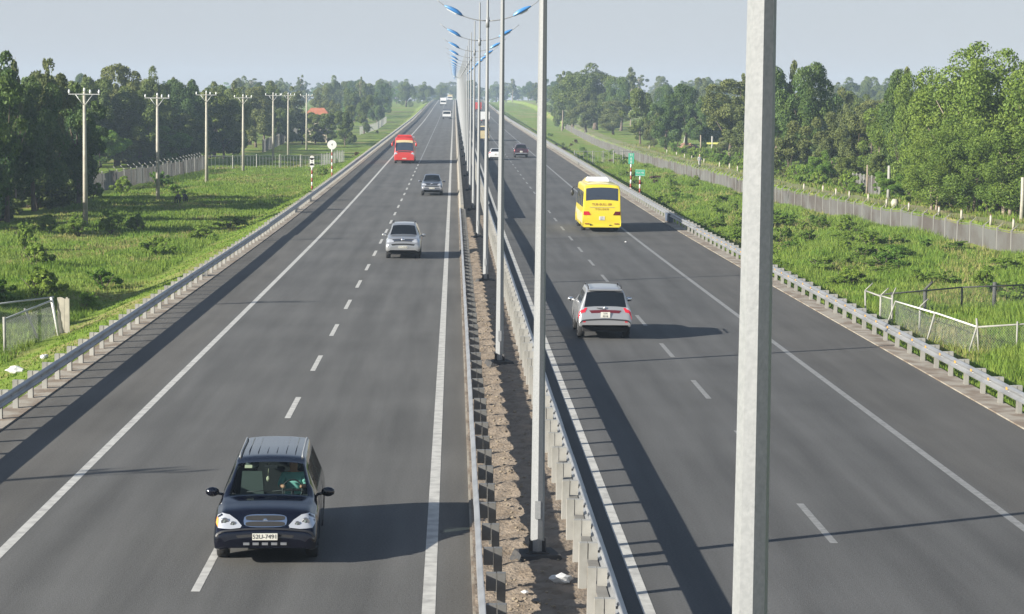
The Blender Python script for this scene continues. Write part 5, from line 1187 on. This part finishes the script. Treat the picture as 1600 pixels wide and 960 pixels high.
post(43.4, 262, 2.1, .11, 'thin pale post right of the nearest lamp post', 'fence_post'); post(38.6, 199, 3.0, .09, 'slim post beside the short grey picket stretch'); post(38.8, 190, 3.2, .15, 'knobbly pale post right of the short grey pickets', 'fence_post')
post(40.6, 181, 4.0, .12, 'curved slim post in front of the dark hollow by the acacias', 'bark_pale', .25); post(42.0, 157, 3.4, .14, 'pale thick post at the right edge before the acacias', 'pole_concrete')

# earth bank under the acacias, water jar, hedge of red earth
def mound(x, y, sx, sy, h, m, name, label, cat, seed, rz=0):
    b = MB(); q = random.Random(seed); n = 26; vs = []; fs = []
    for i in range(9):
        for k in range(n):
            t = 2*PI*k/n; r = i/8; hh = h*(1-r*r)**1.2*(1+q.uniform(-.25, .25)) if i < 8 else -.2
            vs.append((sx*r*math.cos(t)*(1+q.uniform(-.06, .06)), sy*r*math.sin(t), hh))
    for i in range(8):
        for k in range(n): fs.append((i*n+k, i*n+(k+1) % n, (i+1)*n+(k+1) % n, (i+1)*n+k))
    b.add(vs, fs, 0, False); tag(b.build(name, M[m], loc=(x, y, terf(x, y)), rz=rz), label, cat)
mound(45.6, 175, 2.4, 6, 1.5, 'red_earth', 'earth_bank', 'bank of bare reddish earth under the acacias at the right edge', 'earth bank', 3)
mound(42.0, 384, 2.6, 12, .9, 'red_earth', 'earth_bank', 'low bare reddish bank beyond the far service road', 'earth bank', 5)
b = MB(); b.tube([(0, 0, 0), (0, 0, .12), (0, 0, .4), (0, 0, .62), (0, 0, .7)], [.20, .30, .34, .24, .18], 14); tag(b.build('water_jar', M['pole_concrete'], loc=(36.6, 176.5, terf(36.6, 176.5))), 'rounded pale jar standing among the white marker posts', 'jar')

# house with a red tiled roof
def house(x, y, W, D, hw, hr, label):
    root = thing('house', label, 'house', (x, y, terf(x, y))); b = MB(); b.box((0, 0, hw/2), (W, D, hw)); b.build('wall', M['wall_paint'], root)
    b = MB(); e = .5
    b.add([(-W/2-e, -D/2-e, hw), (W/2+e, -D/2-e, hw), (W/2+e, D/2+e, hw), (-W/2-e, D/2+e, hw), (-W/2+.8, 0, hw+hr), (W/2-.8, 0, hw+hr)], [(0, 1, 5, 4), (1, 2, 5), (2, 3, 4, 5), (3, 0, 4), (3, 2, 1, 0)])
    b.build('roof', M['tile'], root)
    for sx in (-.3, .3):
        b = MB(); b.box((sx*W, -D/2-.01, hw*.6), (1.1, .06, 1.2)); o = b.build('window', M['white_paint'], root); b = MB(); b.box((sx*W, -D/2-.045, hw*.6), (.95, .02, 1.05)); b.build('pane', M['glass_dark'], o)
    b = MB(); b.box((0, -D/2-.01, 1.1), (1.1, .06, 2.2)); b.build('door', M['bark'], root)
house(-29.8, 470, 4.4, 4.6, 6.0, 1.5, 'house with an orange red tiled roof among the far left trees')

# ------------------------------------------------------------------ calves, walker, litter
def calf(x, y, label, rz, head=-.1):
    J = [(0, 0, .68, .17), (0, -.30, .69, .19), (0, -.62, .70, .18), (0, -.82, .80, .10), (0, -1.02, .84+head, .09), (0, -1.2, .78+head*1.6, .055),
         (-.10, -.05, .52, .09), (-.11, .03, .33, .05), (-.11, 0, .04, .042), (.10, -.05, .52, .09), (.11, .03, .33, .05), (.11, 0, .04, .042),
         (-.10, -.60, .50, .08), (-.10, -.61, .30, .05), (-.10, -.60, .04, .042), (.10, -.60, .50, .08), (.10, -.61, .30, .05), (.10, -.60, .04, .042), (0, .16, .66, .03), (0, .2, .38, .022)]
    Ed = [(0, 1), (1, 2), (2, 3), (3, 4), (4, 5), (0, 6), (6, 7), (7, 8), (0, 9), (9, 10), (10, 11), (2, 12), (12, 13), (13, 14), (2, 15), (15, 16), (16, 17), (0, 18), (18, 19)]
    o = put('calf', skin_mesh('calf', J, Ed, [M['cow_black']], 2), None, (x, y, terf(x, y)), rz, label, 'calf')
    b = MB()
    for s_ in (-1, 1): b.box((s_*.13, -.98, .90+head), (.14, .02, .07), rz=s_*.4)
    b.build('ears', M['cow_black'], o)
calf(-24.9, 200, 'right hand black calf standing at the edge of the tree shadow', PI+.35); calf(-25.3, 196, 'left hand black calf lower in the tree shadow', PI-.2, -.35)
J = [(0, 0, .92, .13), (0, .01, 1.12, .135), (0, .02, 1.36, .15), (0, 0, 1.50, .055), (0, -.01, 1.60, .085), (0, -.01, 1.70, .07), (-.19, .02, 1.38, .06), (-.24, .05, 1.12, .048), (-.23, -.05, .90, .04), (.19, .02, 1.38, .06), (.24, .0, 1.12, .048), (.23, -.12, .92, .04),
     (-.10, 0, .86, .095), (-.11, -.14, .50, .065), (-.11, -.10, .09, .05), (-.11, -.22, .05, .04), (.10, 0, .86, .095), (.11, .06, .48, .065), (.11, .22, .12, .05), (.11, .12, .05, .04)]
Ed = [(0, 1), (1, 2), (2, 3), (3, 4), (4, 5), (2, 6), (6, 7), (7, 8), (2, 9), (9, 10), (10, 11), (0, 12), (12, 13), (13, 14), (14, 15), (0, 16), (16, 17), (17, 18), (18, 19)]
px_, py_ = float(FX(281))+1.2, 281.
o = put('person', skin_mesh('person', J, Ed, [M['skin'], M['grey_cloth'], M['dark_cloth']], 2, lambda c: 0 if c.z > 1.47 or (c.z < 1.0 and abs(c.x) > .19) else 1 if c.z > .4 else 2), None, (px_, py_, terf(px_, py_)+.03), .2, 'person in grey clothing and a pale cap walking behind the right boundary fence', 'person')
b = MB(); b.ico((0, 0, 1.72), (.10, .11, .07)); b.box((0, -.12, 1.69), (.16, .12, .015)); b.build('cap', M['cream'], o)

def litter(x, y, z, s, label, m='litter', seed=1):
    b = MB(); b.ico((0, 0, s*.35), (s, s*.7, s*.45), seed=seed, jit=.28); tag(b.build('litter', M[m], loc=(x, y, z), rz=seed), label, 'litter')
litter(1.86, 35.4, .20, .19, 'crumpled white plastic bag on the median soil by the second lamp post', seed=3)
litter(1.38, 33.9, .20, .10, 'small grey scrap on the median soil nearest the bottom edge', 'fence_grey', seed=5); litter(1.22, 34.6, .20, .06, 'tiny white scrap on the median soil', seed=6)
litter(-13.6, 71.2, terf(-13.6, 71.2), .20, 'upper white scrap lying on the grass behind the left guardrail', seed=8); litter(-14.1, 68.9, terf(-14.1, 68.9), .30, 'larger white scrap lying on the grass behind the left guardrail', seed=9)
litter(10.4, 128.5, .02, .10, 'small white lump on the right hard shoulder behind the yellow bus', seed=11)
# stones on the median soil
g = random.Random(4); b = MB()
for i in range(420):
    yy = 30+g.random()**1.5*60; xx = g.uniform(.75, 2.1); s = g.uniform(.015, .05); b.ico((xx, yy, .16+.06*math.exp(-((xx-1.45)/.45)**2)), (s, s*.8, s*.6), seed=i, jit=.2, sub=1)
b.build('stones', M['stone'], kind='stuff')
grass('weeds', 'grass', 9, 260, (.8, 2.2), (31, 70), .14)

# ------------------------------------------------------------------ haze
hm = bpy.data.materials.new('haze'); hm.use_nodes = True; n = hm.node_tree.nodes; n.clear()
ho = n.new('ShaderNodeOutputMaterial'); pv = n.new('ShaderNodeVolumePrincipled'); pv.inputs['Color'].default_value = (.64, .81, 1, 1); pv.inputs['Density'].default_value = HAZE; pv.inputs['Anisotropy'].default_value = 0.0
hm.node_tree.links.new(pv.outputs[0], ho.inputs['Volume'])
b = MB(); b.box((0, 870, 14.5), (1780, 1840, 41)); b.build('haze', hm, kind='stuff')
